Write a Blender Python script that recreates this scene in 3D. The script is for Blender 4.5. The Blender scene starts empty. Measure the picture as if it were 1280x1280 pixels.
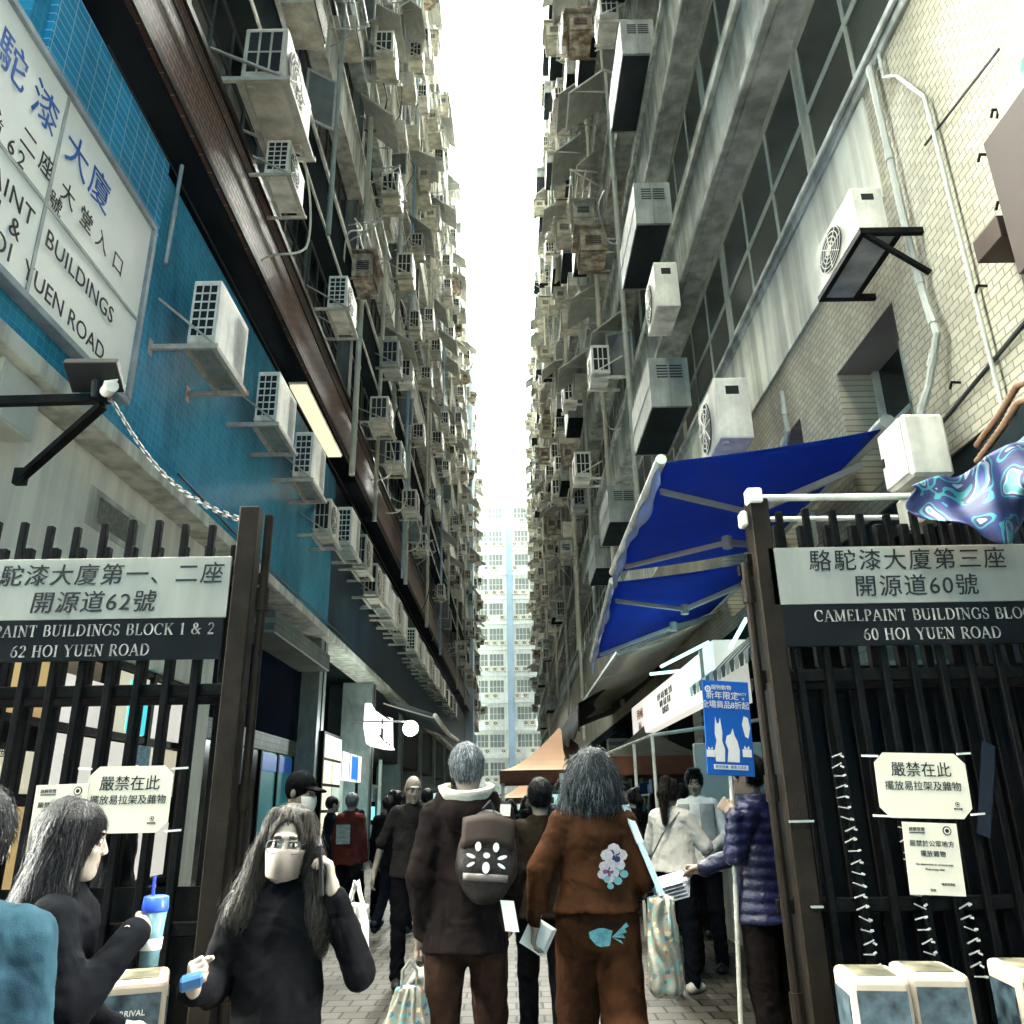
import bpy, bmesh, math, random
import numpy as np
from mathutils import Vector, Matrix
R = math.radians
random.seed(7)
S = bpy.context.scene
COL = S.collection

# ---------------------------------------------------------------- camera
CAM_H = 1.45
cam = bpy.data.objects.new('camera', bpy.data.cameras.new('camera'))
COL.objects.link(cam)
cam.data.sensor_width = 36.0
cam.data.lens = 36.0 * 1014.0 / 1280.0
cam.data.clip_start = 0.05
cam.data.clip_end = 600.0
_yaw, _pitch, _roll = R(0.25), R(19.8), R(1.0)
_f = Vector((math.sin(_yaw)*math.cos(_pitch), math.cos(_yaw)*math.cos(_pitch), math.sin(_pitch)))
_r = Vector((math.cos(_yaw), -math.sin(_yaw), 0))
_u = _r.cross(_f)
_r2 = _r*math.cos(_roll) - _u*math.sin(_roll)
_u2 = _u*math.cos(_roll) + _r*math.sin(_roll)
cam.matrix_world = Matrix(((_r2.x, _u2.x, -_f.x, 0), (_r2.y, _u2.y, -_f.y, 0), (_r2.z, _u2.z, -_f.z, CAM_H), (0, 0, 0, 1)))
S.camera = cam

# ---------------------------------------------------------------- light
SUN_EL, SUN_AZ = R(56), R(206)          # behind the camera, a little to the left
W = bpy.data.worlds.new('World'); S.world = W; W.use_nodes = True
_nt = W.node_tree
_bg = _nt.nodes['Background']
_sky = _nt.nodes.new('ShaderNodeTexSky'); _sky.sky_type = 'NISHITA'; _sky.sun_disc = False
_sky.sun_elevation = SUN_EL; _sky.sun_rotation = SUN_AZ
_sky.air_density = 1.0; _sky.dust_density = 0.6; _sky.ozone_density = 1.0
# bright broken cloud ahead over the alley, clearer sky behind the camera
_tc = _nt.nodes.new('ShaderNodeTexCoord'); _sx = _nt.nodes.new('ShaderNodeSeparateXYZ'); _nt.links.new(_tc.outputs['Generated'], _sx.inputs[0])
_cn = _nt.nodes.new('ShaderNodeTexNoise'); _cn.inputs['Scale'].default_value = 2.0; _cn.inputs['Detail'].default_value = 5; _nt.links.new(_tc.outputs['Generated'], _cn.inputs[0])
_m1 = _nt.nodes.new('ShaderNodeMath'); _m1.operation = 'MULTIPLY_ADD'; _nt.links.new(_cn.outputs['Fac'], _m1.inputs[0]); _m1.inputs[1].default_value = 0.7; _nt.links.new(_sx.outputs['Y'], _m1.inputs[2])
_mr = _nt.nodes.new('ShaderNodeMapRange'); _mr.inputs['From Min'].default_value = 0.20; _mr.inputs['From Max'].default_value = 0.40; _nt.links.new(_m1.outputs[0], _mr.inputs['Value'])
_mx = _nt.nodes.new('ShaderNodeMix'); _mx.data_type = 'RGBA'; _nt.links.new(_mr.outputs[0], _mx.inputs['Factor'])
_tn = _nt.nodes.new('ShaderNodeMix'); _tn.data_type = 'RGBA'; _tn.blend_type = 'MULTIPLY'; _tn.inputs['Factor'].default_value = 1
_nt.links.new(_sky.outputs[0], _tn.inputs['A']); _tn.inputs['B'].default_value = (.16, .40, .42, 1)    # teal tint multiplied into the clear sky, cooling the shade
_nt.links.new(_tn.outputs['Result'], _mx.inputs['A']); _mx.inputs['B'].default_value = (245, 250, 226, 1)
_nt.links.new(_mx.outputs['Result'], _bg.inputs[0]); _bg.inputs[1].default_value = 0.10
_sd = bpy.data.lights.new('sun', 'SUN'); _sd.energy = 0.66; _sd.angle = R(18); _sd.color = (1.0, 0.87, 0.62)
sun = bpy.data.objects.new('sun', _sd); COL.objects.link(sun)
_dir = Vector((math.sin(SUN_AZ)*math.cos(SUN_EL), math.cos(SUN_AZ)*math.cos(SUN_EL), math.sin(SUN_EL)))
sun.rotation_euler = _dir.to_track_quat('Z', 'Y').to_euler()
S.view_settings.view_transform = 'Standard'; S.view_settings.look = 'None'
S.view_settings.exposure = 2.25; S.view_settings.gamma = 1.0; S.view_settings.use_curve_mapping = False
S.cycles.use_denoising = True
S.cycles.max_bounces = 8; S.cycles.diffuse_bounces = 6; S.cycles.glossy_bounces = 3
S.cycles.transmission_bounces = 3; S.cycles.volume_bounces = 0; S.cycles.transparent_max_bounces = 6
S.cycles.volume_step_rate = 5
S.cycles.caustics_reflective = False; S.cycles.caustics_refractive = False

# ---------------------------------------------------------------- helpers
def tag(o, label=None, cat=None, group=None, kind=None):
    if label: o['label'] = label
    if cat: o['category'] = cat
    if group: o['group'] = group
    if kind: o['kind'] = kind
    return o

def empty(name, loc=(0, 0, 0), rz=0.0):
    o = bpy.data.objects.new(name, None); COL.objects.link(o)
    o.location = loc; o.rotation_euler = (0, 0, rz); o.empty_display_size = 0.1
    return o

def thing(name, label, cat, loc=(0, 0, 0), rz=0.0, group=None):
    return tag(empty(name, loc, rz), label, cat, group)

def copy_tree(o, parent=None):
    c = o.copy(); COL.objects.link(c)
    if parent is not None: c.parent = parent
    for ch in list(o.children): copy_tree(ch, c)
    return c

_M = {}
def mat(name, col, rough=0.6, metal=0.0, var=0.0, vscale=3.0, bump=0.0, bscale=40.0, stretch=(1, 1, 1), col2=None, spec=0.25, streak=0.0, fold=0.0):
    """Principled surface with procedural wear: two-tone noise, vertical streaks and fine bump."""
    if name in _M: return _M[name]
    m = bpy.data.materials.new(name); m.use_nodes = True; _M[name] = m
    nt = m.node_tree; b = nt.nodes['Principled BSDF']
    b.inputs['Base Color'].default_value = (*col, 1); b.inputs['Roughness'].default_value = rough
    b.inputs['Metallic'].default_value = metal; b.inputs['Specular IOR Level'].default_value = spec
    tc = nt.nodes.new('ShaderNodeTexCoord'); mp = nt.nodes.new('ShaderNodeMapping')
    mp.inputs['Scale'].default_value = stretch
    nt.links.new(tc.outputs['Object'], mp.inputs[0])
    last = None
    if var > 0:
        n = nt.nodes.new('ShaderNodeTexNoise'); n.inputs['Scale'].default_value = vscale; n.inputs['Detail'].default_value = 6; n.inputs['Roughness'].default_value = 0.65
        nt.links.new(mp.outputs[0], n.inputs[0])
        rp = nt.nodes.new('ShaderNodeValToRGB')
        d = col2 or tuple(c*(1-var) for c in col)
        rp.color_ramp.elements[0].position = 0.36; rp.color_ramp.elements[0].color = (*d, 1)
        rp.color_ramp.elements[1].position = 0.64; rp.color_ramp.elements[1].color = (*col, 1)
        nt.links.new(n.outputs['Fac'], rp.inputs[0]); last = rp.outputs[0]
    if streak > 0:
        n = nt.nodes.new('ShaderNodeTexNoise'); n.inputs['Scale'].default_value = 1.0; n.inputs['Detail'].default_value = 5
        mp2 = nt.nodes.new('ShaderNodeMapping'); mp2.inputs['Scale'].default_value = (5, 5, 0.35)
        nt.links.new(tc.outputs['Object'], mp2.inputs[0]); nt.links.new(mp2.outputs[0], n.inputs[0])
        rp = nt.nodes.new('ShaderNodeValToRGB')
        rp.color_ramp.elements[0].position = 0.38; rp.color_ramp.elements[0].color = (1-streak, 1-streak, 1-streak, 1)
        rp.color_ramp.elements[1].position = 0.6; rp.color_ramp.elements[1].color = (1, 1, 1, 1)
        nt.links.new(n.outputs['Fac'], rp.inputs[0])
        mx = nt.nodes.new('ShaderNodeMix'); mx.data_type = 'RGBA'; mx.blend_type = 'MULTIPLY'; mx.inputs['Factor'].default_value = 1
        if last is None: mx.inputs['A'].default_value = (*col, 1)
        else: nt.links.new(last, mx.inputs['A'])
        nt.links.new(rp.outputs[0], mx.inputs['B']); last = mx.outputs['Result']
    if last is not None: nt.links.new(last, b.inputs['Base Color'])
    if bump > 0:
        n = nt.nodes.new('ShaderNodeTexNoise'); n.inputs['Scale'].default_value = bscale; n.inputs['Detail'].default_value = 4
        nt.links.new(mp.outputs[0], n.inputs[0])
        bp = nt.nodes.new('ShaderNodeBump'); bp.inputs['Strength'].default_value = bump; bp.inputs['Distance'].default_value = 0.02
        nt.links.new(n.outputs['Fac'], bp.inputs['Height']); nt.links.new(bp.outputs[0], b.inputs['Normal'])
    if fold > 0:
        n2 = nt.nodes.new('ShaderNodeTexNoise'); n2.inputs['Scale'].default_value = 7; n2.inputs['Detail'].default_value = 2; n2.inputs['Distortion'].default_value = 0.6
        nt.links.new(tc.outputs['Object'], n2.inputs[0])
        b2 = nt.nodes.new('ShaderNodeBump'); b2.inputs['Strength'].default_value = fold; b2.inputs['Distance'].default_value = 0.05
        nt.links.new(n2.outputs['Fac'], b2.inputs['Height']); nt.links.new(b2.outputs[0], b.inputs['Normal'])
        if bump > 0: nt.links.new(bp.outputs[0], b2.inputs['Normal'])
    return m

def glow(name, col, strength):
    if name in _M: return _M[name]
    m = bpy.data.materials.new(name); m.use_nodes = True; _M[name] = m
    b = m.node_tree.nodes['Principled BSDF']
    b.inputs['Base Color'].default_value = (*[min(c, 0.8) for c in col], 1)
    b.inputs['Emission Color'].default_value = (*col, 1); b.inputs['Emission Strength'].default_value = strength
    return m

def tiles(name, col, mortar, bw, bh, axes, msize=0.006, rough=0.35, var=0.25, offset=0.5, bump=0.25, stain=0.3, streak=True):
    """Brick/tile grid in metres on the plane given by two object axes."""
    if name in _M: return _M[name]
    m = bpy.data.materials.new(name); m.use_nodes = True; _M[name] = m
    nt = m.node_tree; b = nt.nodes['Principled BSDF']; b.inputs['Roughness'].default_value = rough; b.inputs['Specular IOR Level'].default_value = 0.06
    tc = nt.nodes.new('ShaderNodeTexCoord'); sp = nt.nodes.new('ShaderNodeSeparateXYZ'); cb = nt.nodes.new('ShaderNodeCombineXYZ')
    nt.links.new(tc.outputs['Object'], sp.inputs[0])
    nt.links.new(sp.outputs[axes[0]], cb.inputs[0]); nt.links.new(sp.outputs[axes[1]], cb.inputs[1])
    br = nt.nodes.new('ShaderNodeTexBrick')
    br.offset = offset
    br.inputs['Scale'].default_value = 1; br.inputs['Brick Width'].default_value = bw; br.inputs['Row Height'].default_value = bh
    br.inputs['Mortar Size'].default_value = msize; br.inputs['Mortar Smooth'].default_value = 0.2
    br.inputs['Color1'].default_value = (*col, 1); br.inputs['Color2'].default_value = (*[c*(1-var) for c in col], 1)
    br.inputs['Mortar'].default_value = (*mortar, 1)
    nt.links.new(cb.outputs[0], br.inputs[0])
    n = nt.nodes.new('ShaderNodeTexNoise'); n.inputs['Detail'].default_value = 6; n.inputs['Scale'].default_value = 0.9
    mp = nt.nodes.new('ShaderNodeMapping'); mp.inputs['Scale'].default_value = (1.5, 1.5, 0.6) if streak else (1, 1, 1)
    nt.links.new(tc.outputs['Object'], mp.inputs[0]); nt.links.new(mp.outputs[0], n.inputs[0])
    rp = nt.nodes.new('ShaderNodeValToRGB'); rp.color_ramp.elements[0].position = 0.33; rp.color_ramp.elements[1].position = 0.62
    rp.color_ramp.elements[0].color = (1-stain, 1-stain, 1-stain, 1); rp.color_ramp.elements[1].color = (1, 1, 1, 1)
    nt.links.new(n.outputs['Fac'], rp.inputs[0])
    mx = nt.nodes.new('ShaderNodeMix'); mx.data_type = 'RGBA'; mx.blend_type = 'MULTIPLY'; mx.inputs['Factor'].default_value = 1
    nt.links.new(br.outputs['Color'], mx.inputs['A']); nt.links.new(rp.outputs[0], mx.inputs['B'])
    nt.links.new(mx.outputs['Result'], b.inputs['Base Color'])
    bp = nt.nodes.new('ShaderNodeBump'); bp.inputs['Strength'].default_value = bump; bp.inputs['Distance'].default_value = 0.01; bp.invert = True
    nt.links.new(br.outputs['Fac'], bp.inputs['Height']); nt.links.new(bp.outputs[0], b.inputs['Normal'])
    return m

def translucent(m, col, fac):
    """thin cloth: part of the light passes through"""
    nt = m.node_tree; b = nt.nodes['Principled BSDF']; out = nt.nodes['Material Output']
    t = nt.nodes.new('ShaderNodeBsdfTranslucent'); t.inputs[0].default_value = (*col, 1)
    x = nt.nodes.new('ShaderNodeMixShader'); x.inputs[0].default_value = fac
    nt.links.new(b.outputs[0], x.inputs[1]); nt.links.new(t.outputs[0], x.inputs[2]); nt.links.new(x.outputs[0], out.inputs[0])
    return m

class MB:
    """Collects shapes into one mesh."""
    def __init__(s): s.v = []; s.f = []; s.m = []
    def add(s, vs, fs, m=0):
        o = len(s.v); s.v += [tuple(p) for p in vs]
        for f in fs: s.f.append([i+o for i in f]); s.m.append(m)
        return s
    def box(s, x0, x1, y0, y1, z0, z1, m=0):
        x0, x1 = min(x0, x1), max(x0, x1); y0, y1 = min(y0, y1), max(y0, y1); z0, z1 = min(z0, z1), max(z0, z1)
        vs = [(x, y, z) for z in (z0, z1) for y in (y0, y1) for x in (x0, x1)]
        return s.add(vs, [(0, 2, 3, 1), (4, 5, 7, 6), (0, 1, 5, 4), (2, 6, 7, 3), (0, 4, 6, 2), (1, 3, 7, 5)], m)
    def obox(s, c, ex, ey, ez, m=0):
        c, ex, ey, ez = Vector(c), Vector(ex), Vector(ey), Vector(ez)
        vs = [c + a*ex + b*ey + d*ez for d in (-1, 1) for b in (-1, 1) for a in (-1, 1)]
        return s.add(vs, [(0, 2, 3, 1), (4, 5, 7, 6), (0, 1, 5, 4), (2, 6, 7, 3), (0, 4, 6, 2), (1, 3, 7, 5)], m)
    def bar(s, a, b, w, h=None, m=0, up=(0, 0, 1)):
        a, b = Vector(a), Vector(b); d = (b-a); L = d.length; d.normalize()
        up = Vector(up)
        if abs(d.dot(up)) > 0.97: up = Vector((1, 0, 0))
        sx = d.cross(up).normalized(); sz = sx.cross(d)
        return s.obox((a+b)/2, d*L/2, sx*w/2, sz*(h or w)/2, m)
    def tube(s, pts, r, n=8, m=0, cap=True):
        pts = [Vector(p) for p in pts]; rs = r if isinstance(r, (list, tuple)) else [r]*len(pts)
        vs = []; fs = []; prev = None
        for i, p in enumerate(pts):
            t = (pts[min(i+1, len(pts)-1)] - pts[max(i-1, 0)]).normalized()
            if prev is None:
                a = Vector((0, 0, 1)) if abs(t.z) < 0.9 else Vector((1, 0, 0))
                u = t.cross(a).normalized()
            else: u = (prev - t*prev.dot(t)).normalized()
            prev = u; w = t.cross(u)
            for k in range(n):
                an = 2*math.pi*k/n; vs.append(p + rs[i]*(math.cos(an)*u + math.sin(an)*w))
        for i in range(len(pts)-1):
            for k in range(n):
                k2 = (k+1) % n; fs.append((i*n+k, i*n+k2, (i+1)*n+k2, (i+1)*n+k))
        if cap: fs.append(tuple(range(n-1, -1, -1))); fs.append(tuple((len(pts)-1)*n+k for k in range(n)))
        return s.add(vs, fs, m)
    def disc(s, c, nrm, r, n=20, m=0, r0=0.0, t=0.0):
        """flat ring (or disc) of thickness t"""
        c, nz = Vector(c), Vector(nrm).normalized(); a = Vector((0, 0, 1)) if abs(nz.z) < 0.9 else Vector((1, 0, 0))
        u = nz.cross(a).normalized(); w = nz.cross(u); vs = []; fs = []
        for k in range(n):
            an = 2*math.pi*k/n; d = math.cos(an)*u + math.sin(an)*w
            vs += [c+d*r, c+d*r0]
        if r0 > 0:
            for k in range(n): j = (k+1) % n; fs.append((2*k, 2*j, 2*j+1, 2*k+1))
        else: fs.append(tuple(2*k for k in range(n)))
        return s.add(vs, fs, m)
    def poly(s, pts, nrm=None, t=0.0, m=0):
        """flat polygon, given thickness t along nrm"""
        pts = [Vector(p) for p in pts]; n = len(pts)
        if t == 0: return s.add(pts, [tuple(range(n))], m)
        d = Vector(nrm).normalized()*t
        vs = pts + [p+d for p in pts]
        fs = [tuple(range(n-1, -1, -1)), tuple(range(n, 2*n))] + [(k, (k+1) % n, n+(k+1) % n, n+k) for k in range(n)]
        return s.add(vs, fs, m)
    def grid(s, fn, nu, nv, m=0, t=0.0):
        vs = [Vector(fn(i/nu, j/nv)) for j in range(nv+1) for i in range(nu+1)]
        fs = [(j*(nu+1)+i, j*(nu+1)+i+1, (j+1)*(nu+1)+i+1, (j+1)*(nu+1)+i) for j in range(nv) for i in range(nu)]
        return s.add(vs, fs, m)
    def build(s, name, mats, parent=None, bevel=0.0, smooth=False, loc=None, seg=1, solid=0.0):
        me = bpy.data.meshes.new(name); me.from_pydata(s.v, [], s.f)
        if not isinstance(mats, (list, tuple)): mats = [mats]
        for m in mats: me.materials.append(m)
        if len(mats) > 1: me.polygons.foreach_set('material_index', s.m)
        if smooth: me.polygons.foreach_set('use_smooth', [True]*len(s.f))
        me.update()
        o = bpy.data.objects.new(name, me); COL.objects.link(o)
        if parent is not None: o.parent = parent
        if loc is not None: o.location = loc
        if bevel > 0:
            b = o.modifiers.new('edge', 'BEVEL'); b.width = bevel; b.segments = seg; b.limit_method = 'ANGLE'; b.angle_limit = R(40)
        if solid > 0:
            b = o.modifiers.new('thick', 'SOLIDIFY'); b.thickness = solid
        return o

def text(body, size, mtl, parent=None, loc=(0, 0, 0), rot=(R(90), 0, 0), ext=0.0015, align='CENTER', name='lettering', shear=0.0, space=1.0, off=0.0, sx=1.0):
    c = bpy.data.curves.new('t', 'FONT'); c.body = body; c.size = size; c.extrude = ext; c.align_x = align; c.align_y = 'CENTER'
    c.shear = shear; c.space_character = space; c.offset = off; c.resolution_u = 3
    o = bpy.data.objects.new('t', c); COL.objects.link(o)
    dg = bpy.context.evaluated_depsgraph_get(); dg.update()
    me = bpy.data.meshes.new_from_object(o.evaluated_get(dg)); me.name = name
    bpy.data.objects.remove(o); bpy.data.curves.remove(c)
    me.materials.clear(); me.materials.append(mtl)
    q = bpy.data.objects.new(name, me); COL.objects.link(q)
    q.location = loc; q.rotation_euler = rot; q.scale = (sx, 1, 1)
    if parent is not None: q.parent = parent
    return q

# roman capitals drawn with a broad nib
_G = {
 'A': (.8, 'l.08,0,.38,1,t l.38,1,.72,0,T l.2,.34,.56,.34,t s.08,0 s.72,0'),
 'B': (.7, 'l.16,0,.16,1,T l.1,.98,.36,.98,t l.1,.52,.38,.52,t l.1,.02,.38,.02,t a.36,.75,.2,.24,-90,90 a.38,.27,.24,.26,-90,90'),
 'C': (.76, 'a.42,.5,.35,.49,48,312 l.7,.66,.7,.97,t'),
 'D': (.82, 'l.16,0,.16,1,T l.08,.98,.34,.98,t l.08,.02,.34,.02,t a.33,.5,.4,.49,-90,90'),
 'E': (.68, 'l.16,0,.16,1,T l.08,.98,.6,.98,t l.08,.02,.62,.02,t l.16,.52,.46,.52,t l.59,.8,.59,1,t l.62,0,.62,.22,t l.46,.42,.46,.62,t'),
 'G': (.82, 'a.42,.5,.35,.49,48,312 l.69,.66,.69,.97,t l.69,.08,.69,.42,T s.69,.42'),
 'H': (.84, 'l.16,0,.16,1,T l.66,0,.66,1,T l.16,.5,.66,.5,t s.16,0 s.16,.98 s.66,0 s.66,.98'),
 'I': (.36, 'l.18,0,.18,1,T s.18,0 s.18,.98'),
 'K': (.8, 'l.16,0,.16,1,T l.66,.98,.2,.42,t l.34,.6,.7,0,T s.16,0 s.16,.98 s.64,.98 s.68,0'),
 'L': (.66, 'l.16,0,.16,1,T s.16,.98 l.06,.02,.6,.02,t l.6,0,.6,.24,t'),
 'M': (1.0, 'l.14,0,.14,1,t l.14,1,.48,.04,T l.48,.04,.84,1,t l.84,0,.84,1,T s.14,0 s.84,0 s.1,.98 s.86,.98'),
 'N': (.82, 'l.14,0,.14,1,t l.12,1,.68,.02,T l.68,0,.68,1,t s.14,0 s.1,.98 s.68,.98'),
 'O': (.82, 'a.41,.5,.35,.49,0,360'),
 'P': (.64, 'l.16,0,.16,1,T s.16,0 l.08,.98,.36,.98,t l.16,.46,.36,.46,t a.34,.72,.22,.26,-90,90'),
 'R': (.76, 'l.16,0,.16,1,T s.16,0 l.08,.98,.36,.98,t l.16,.5,.36,.5,t a.34,.74,.22,.24,-90,90 l.36,.5,.68,0,T s.68,0'),
 'S': (.6, 'a.3,.75,.19,.235,35,260 a.3,.25,.21,.24,-145,80 l.33,.48,.27,.52,T l.5,.72,.5,.97,t l.09,.03,.09,.3,t'),
 'T': (.7, 'l.35,0,.35,1,T s.35,0 l.05,.98,.65,.98,t l.06,.78,.06,1,t l.64,.78,.64,1,t'),
 'U': (.8, 'l.16,.3,.16,1,T l.64,.3,.64,1,t a.4,.3,.24,.29,180,360 s.16,.98 s.64,.98'),
 'Y': (.78, 'l.08,1,.39,.45,T l.7,1,.39,.45,t l.39,0,.39,.46,T s.39,0 s.1,.98 s.7,.98'),
 '1': (.5, 'l.26,0,.26,1,T s.26,0 l.1,.86,.26,1,t'),
 '2': (.6, 'a.3,.72,.2,.26,-35,170 l.46,.56,.08,.05,t l.06,.05,.54,.05,T'),
 '3': (.6, 'a.3,.75,.2,.235,-80,160 a.3,.26,.22,.25,-160,85 l.24,.51,.34,.51,t'),
 '6': (.6, 'a.3,.3,.22,.29,0,360 a.56,.4,.46,.58,100,182'),
 '0': (.6, 'a.3,.5,.22,.49,0,360'),
 '&': (.86, 'a.36,.77,.15,.2,0,360 a.32,.26,.24,.25,70,330 l.22,.66,.76,0,T l.5,.14,.72,.5,t s.72,.48'),
}
def roman(body, h, mtl, parent, loc, ext=0.002, gap=0.1):
    """text in the x-z plane facing -y, centred on loc"""
    b = MB(); x = 0.0
    for ch in body:
        if ch == ' ': x += 0.45; continue
        w, spec = _G[ch]
        for st in spec.split():
            k = st[0]; a = st[1:].split(',')
            if k == 's':
                px, pz = float(a[0]), float(a[1]); b.box(x+px-.13, x+px+.13, 0, ext/h, pz-.025, pz+.025)
            elif k == 'l':
                x0, z0, x1, z1 = map(float, a[:4]); wd = .15 if a[4] == 'T' else .05
                b.bar((x+x0, ext/h/2, z0), (x+x1, ext/h/2, z1), ext/h, wd, up=(1, 0, 0.001) if abs(x1-x0) < abs(z1-z0) else (0, 0, 1))
            else:
                cx, cz, rx, rz, a0, a1 = map(float, a); n = max(6, int((a1-a0)/18)); vs = []; fs = []
                for i in range(n+1):
                    an = R(a0+(a1-a0)*i/n); tx, tz = -rx*math.sin(an), rz*math.cos(an); L = math.hypot(tx, tz)
                    wd = (.05 + .10*(abs(tz)/L)**1.5)/2; nx, nz = math.cos(an)/rx, math.sin(an)/rz; nl = math.hypot(nx, nz)
                    px, pz = x+cx+rx*math.cos(an), cz+rz*math.sin(an); nx, nz = nx/nl*wd, nz/nl*wd
                    vs += [(px+nx, 0, pz+nz), (px-nx, 0, pz-nz)]
                for i in range(n): fs.append((2*i, 2*i+1, 2*i+3, 2*i+2))
                b.add(vs, fs)
        x += w + gap
    b.v = [((p[0]-x/2)*h, p[1]*h, (p[2]-.5)*h) for p in b.v]
    return b.build('lettering', mtl, parent, loc=loc)
# ---------------------------------------------------------------- materials
CONC = mat('grey concrete', (.43, .47, .44), .85, spec=.05, var=.35, vscale=1.3, bump=.25, bscale=60, streak=.45)
CREAM = mat('cream painted render', (.66, .66, .57), .8, spec=.05, var=.2, vscale=1.5, bump=.15, streak=.4)
WHITEWALL = mat('off white plaster', (.86, .83, .72), .75, var=.1, vscale=2, bump=.15, bscale=30, streak=.2)
BROWNTILE = tiles('brown mosaic tile', (.11, .058, .043), (.30, .22, .17), .30, .085, (1, 2), .007, .4, .3, bump=.3)
BLUETILE = tiles('blue mosaic tile', (.03, .29, .46), (.10, .38, .52), .1, .1, (1, 2), .003, .25, .2, offset=0, bump=.2, stain=.45)
BLUETILE2 = tiles('blue mosaic tile long', (.025, .32, .55), (.30, .55, .66), .22, .10, (1, 2), .006, .25, .2, offset=0, bump=.2)
CREAMTILE = tiles('cream glazed tile', (.38, .36, .275), (.16, .155, .125), .115, .055, (1, 2), .0055, .4, .22, bump=.45, stain=.4)
GREYTILE = tiles('grey green tile', (.19, .22, .20), (.08, .1, .09), .2, .1, (1, 2), .006, .5, .2)
DARKWALL = mat('shade dark wall', (.016, .022, .024), .8, spec=.0, var=.4, vscale=2)  # near-black tone carries the shade of recesses and undersides
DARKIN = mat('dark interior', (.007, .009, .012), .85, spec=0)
GLASS = mat('dark window glass', (.010, .015, .016), .2, var=.5, vscale=.8, spec=.35)
GLASSB = mat('frosted window glass', (.16, .18, .17), .3, var=.5, vscale=1.2)
FRAME = mat('weathered aluminium frame', (.40, .41, .37), .5, var=.25, vscale=6)
BRICKR = mat('beam concrete', (.46, .49, .44), .85, spec=.05, var=.5, vscale=1.2, bump=.3, bscale=50, streak=.4)
DKSTEEL = mat('dark painted steel', (.006, .006, .006), .5, spec=.06, var=.5, vscale=9, bump=.15, bscale=80)
BROWNSTEEL = mat('brown gate steel', (.019, .014, .010), .5, spec=.08, var=.45, vscale=7, bump=.15, bscale=80)
STEEL = mat('galvanised steel', (.42, .43, .40), .4, metal=.6, var=.3, vscale=8)
WHITEMET = mat('white painted metal', (.80, .78, .69), .5, var=.28, vscale=4, streak=.3, bump=.08, bscale=50)
WHITEMET2 = mat('yellowed white metal', (.60, .57, .46), .5, var=.3, vscale=4, streak=.35)
GREYMET = mat('grey sheet metal', (.26, .29, .275), .55, var=.35, vscale=2.5, streak=.35)
BLACK = mat('black plastic', (.012, .013, .015), .5)
DKHOLE = mat('dark vent opening', (.012, .014, .016), .8)
RUST = mat('rusty steel', (.16, .10, .06), .7, var=.5, vscale=12)
BLUEPIPE = mat('pale blue pipe paint', (.30, .46, .58), .45, var=.2, vscale=3, streak=.2)
PVC = mat('grey pvc pipe', (.32, .34, .31), .45, var=.2, vscale=5)
IVORYPIPE = mat('ivory pipe paint', (.62, .58, .46), .5, var=.2, vscale=3, streak=.3)

# ---------------------------------------------------------------- ground
PAVE = tiles('paving block', (.10, .092, .08), (.014, .014, .014), .20, .20, (0, 1), .010, .55, .35, offset=.5, bump=.5, stain=.45, streak=False)
g = MB(); g.box(-60, 60, -40, 160, -.3, 0)
tag(g.build('ground', PAVE), kind='structure')
g = MB(); g.box(-60, 60, -40, .6, .0, .004)
tag(g.build('road', mat('asphalt', (.045, .045, .047), .85, var=.3, vscale=3, bump=.3, bscale=90)), kind='structure')
dr = MB()
dr.box(-.95, -.62, 1.0, 94, .003, .005)
o = dr.build('drain_strip', mat('drain concrete', (.2, .19, .17), .7, var=.3)); tag(o, kind='structure')

ST = 3.65                      # storey height of both factory blocks
YN, YF = 4.4, 94.0             # near and far ends of the blocks
BAY = 3.2

def window_mesh(name, w, h, nv, frame, depth=.06, mid=.62):
    b = MB(); t = .05
    for y0, y1, z0, z1 in ((0, w, 0, t), (0, w, h-t, h), (0, t, t, h-t), (w-t, w, t, h-t)):
        b.box(0, depth, y0, y1, z0, z1)
    for k in range(1, nv): b.box(.004, depth-.004, w*k/nv-.022, w*k/nv+.022, t, h-t)
    b.box(.008, depth-.008, t, w-t, h*mid-.02, h*mid+.02)
    return b

# ---------------------------------------------------------------- block with brown ledges (west side)
BL = thing('factory_building', 'tall grey factory block with brown tiled ledges above a blue tiled podium', 'building', (-4, YN, 0))
def P(b, name, m, par=None, bevel=0, smooth=False, solid=0):
    par = par or BL
    o = b.build(name, m, par, bevel, smooth, solid=solid)
    o.location = -Vector(par.location) if par.parent is None else (0, 0, 0)
    return o
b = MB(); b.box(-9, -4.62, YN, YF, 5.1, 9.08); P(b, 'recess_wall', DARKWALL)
b = MB(); b.box(-9, -4.12, YN, YF, 10.36, 46); P(b, 'tower_wall', CONC)
b = MB(); b.box(-4.6, -4.0, 5.05, 17.5, 5.10, 8.6); P(b, 'blue_podium', BLUETILE, bevel=.01)
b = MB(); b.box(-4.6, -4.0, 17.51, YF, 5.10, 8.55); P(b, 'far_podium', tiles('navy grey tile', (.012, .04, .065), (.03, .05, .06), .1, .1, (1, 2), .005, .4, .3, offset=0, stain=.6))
b = MB(); b.box(-4.62, -3.94, 4.9, YF, 4.93, 5.095); P(b, 'lintel_ledge', CREAM, bevel=.01)
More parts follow.
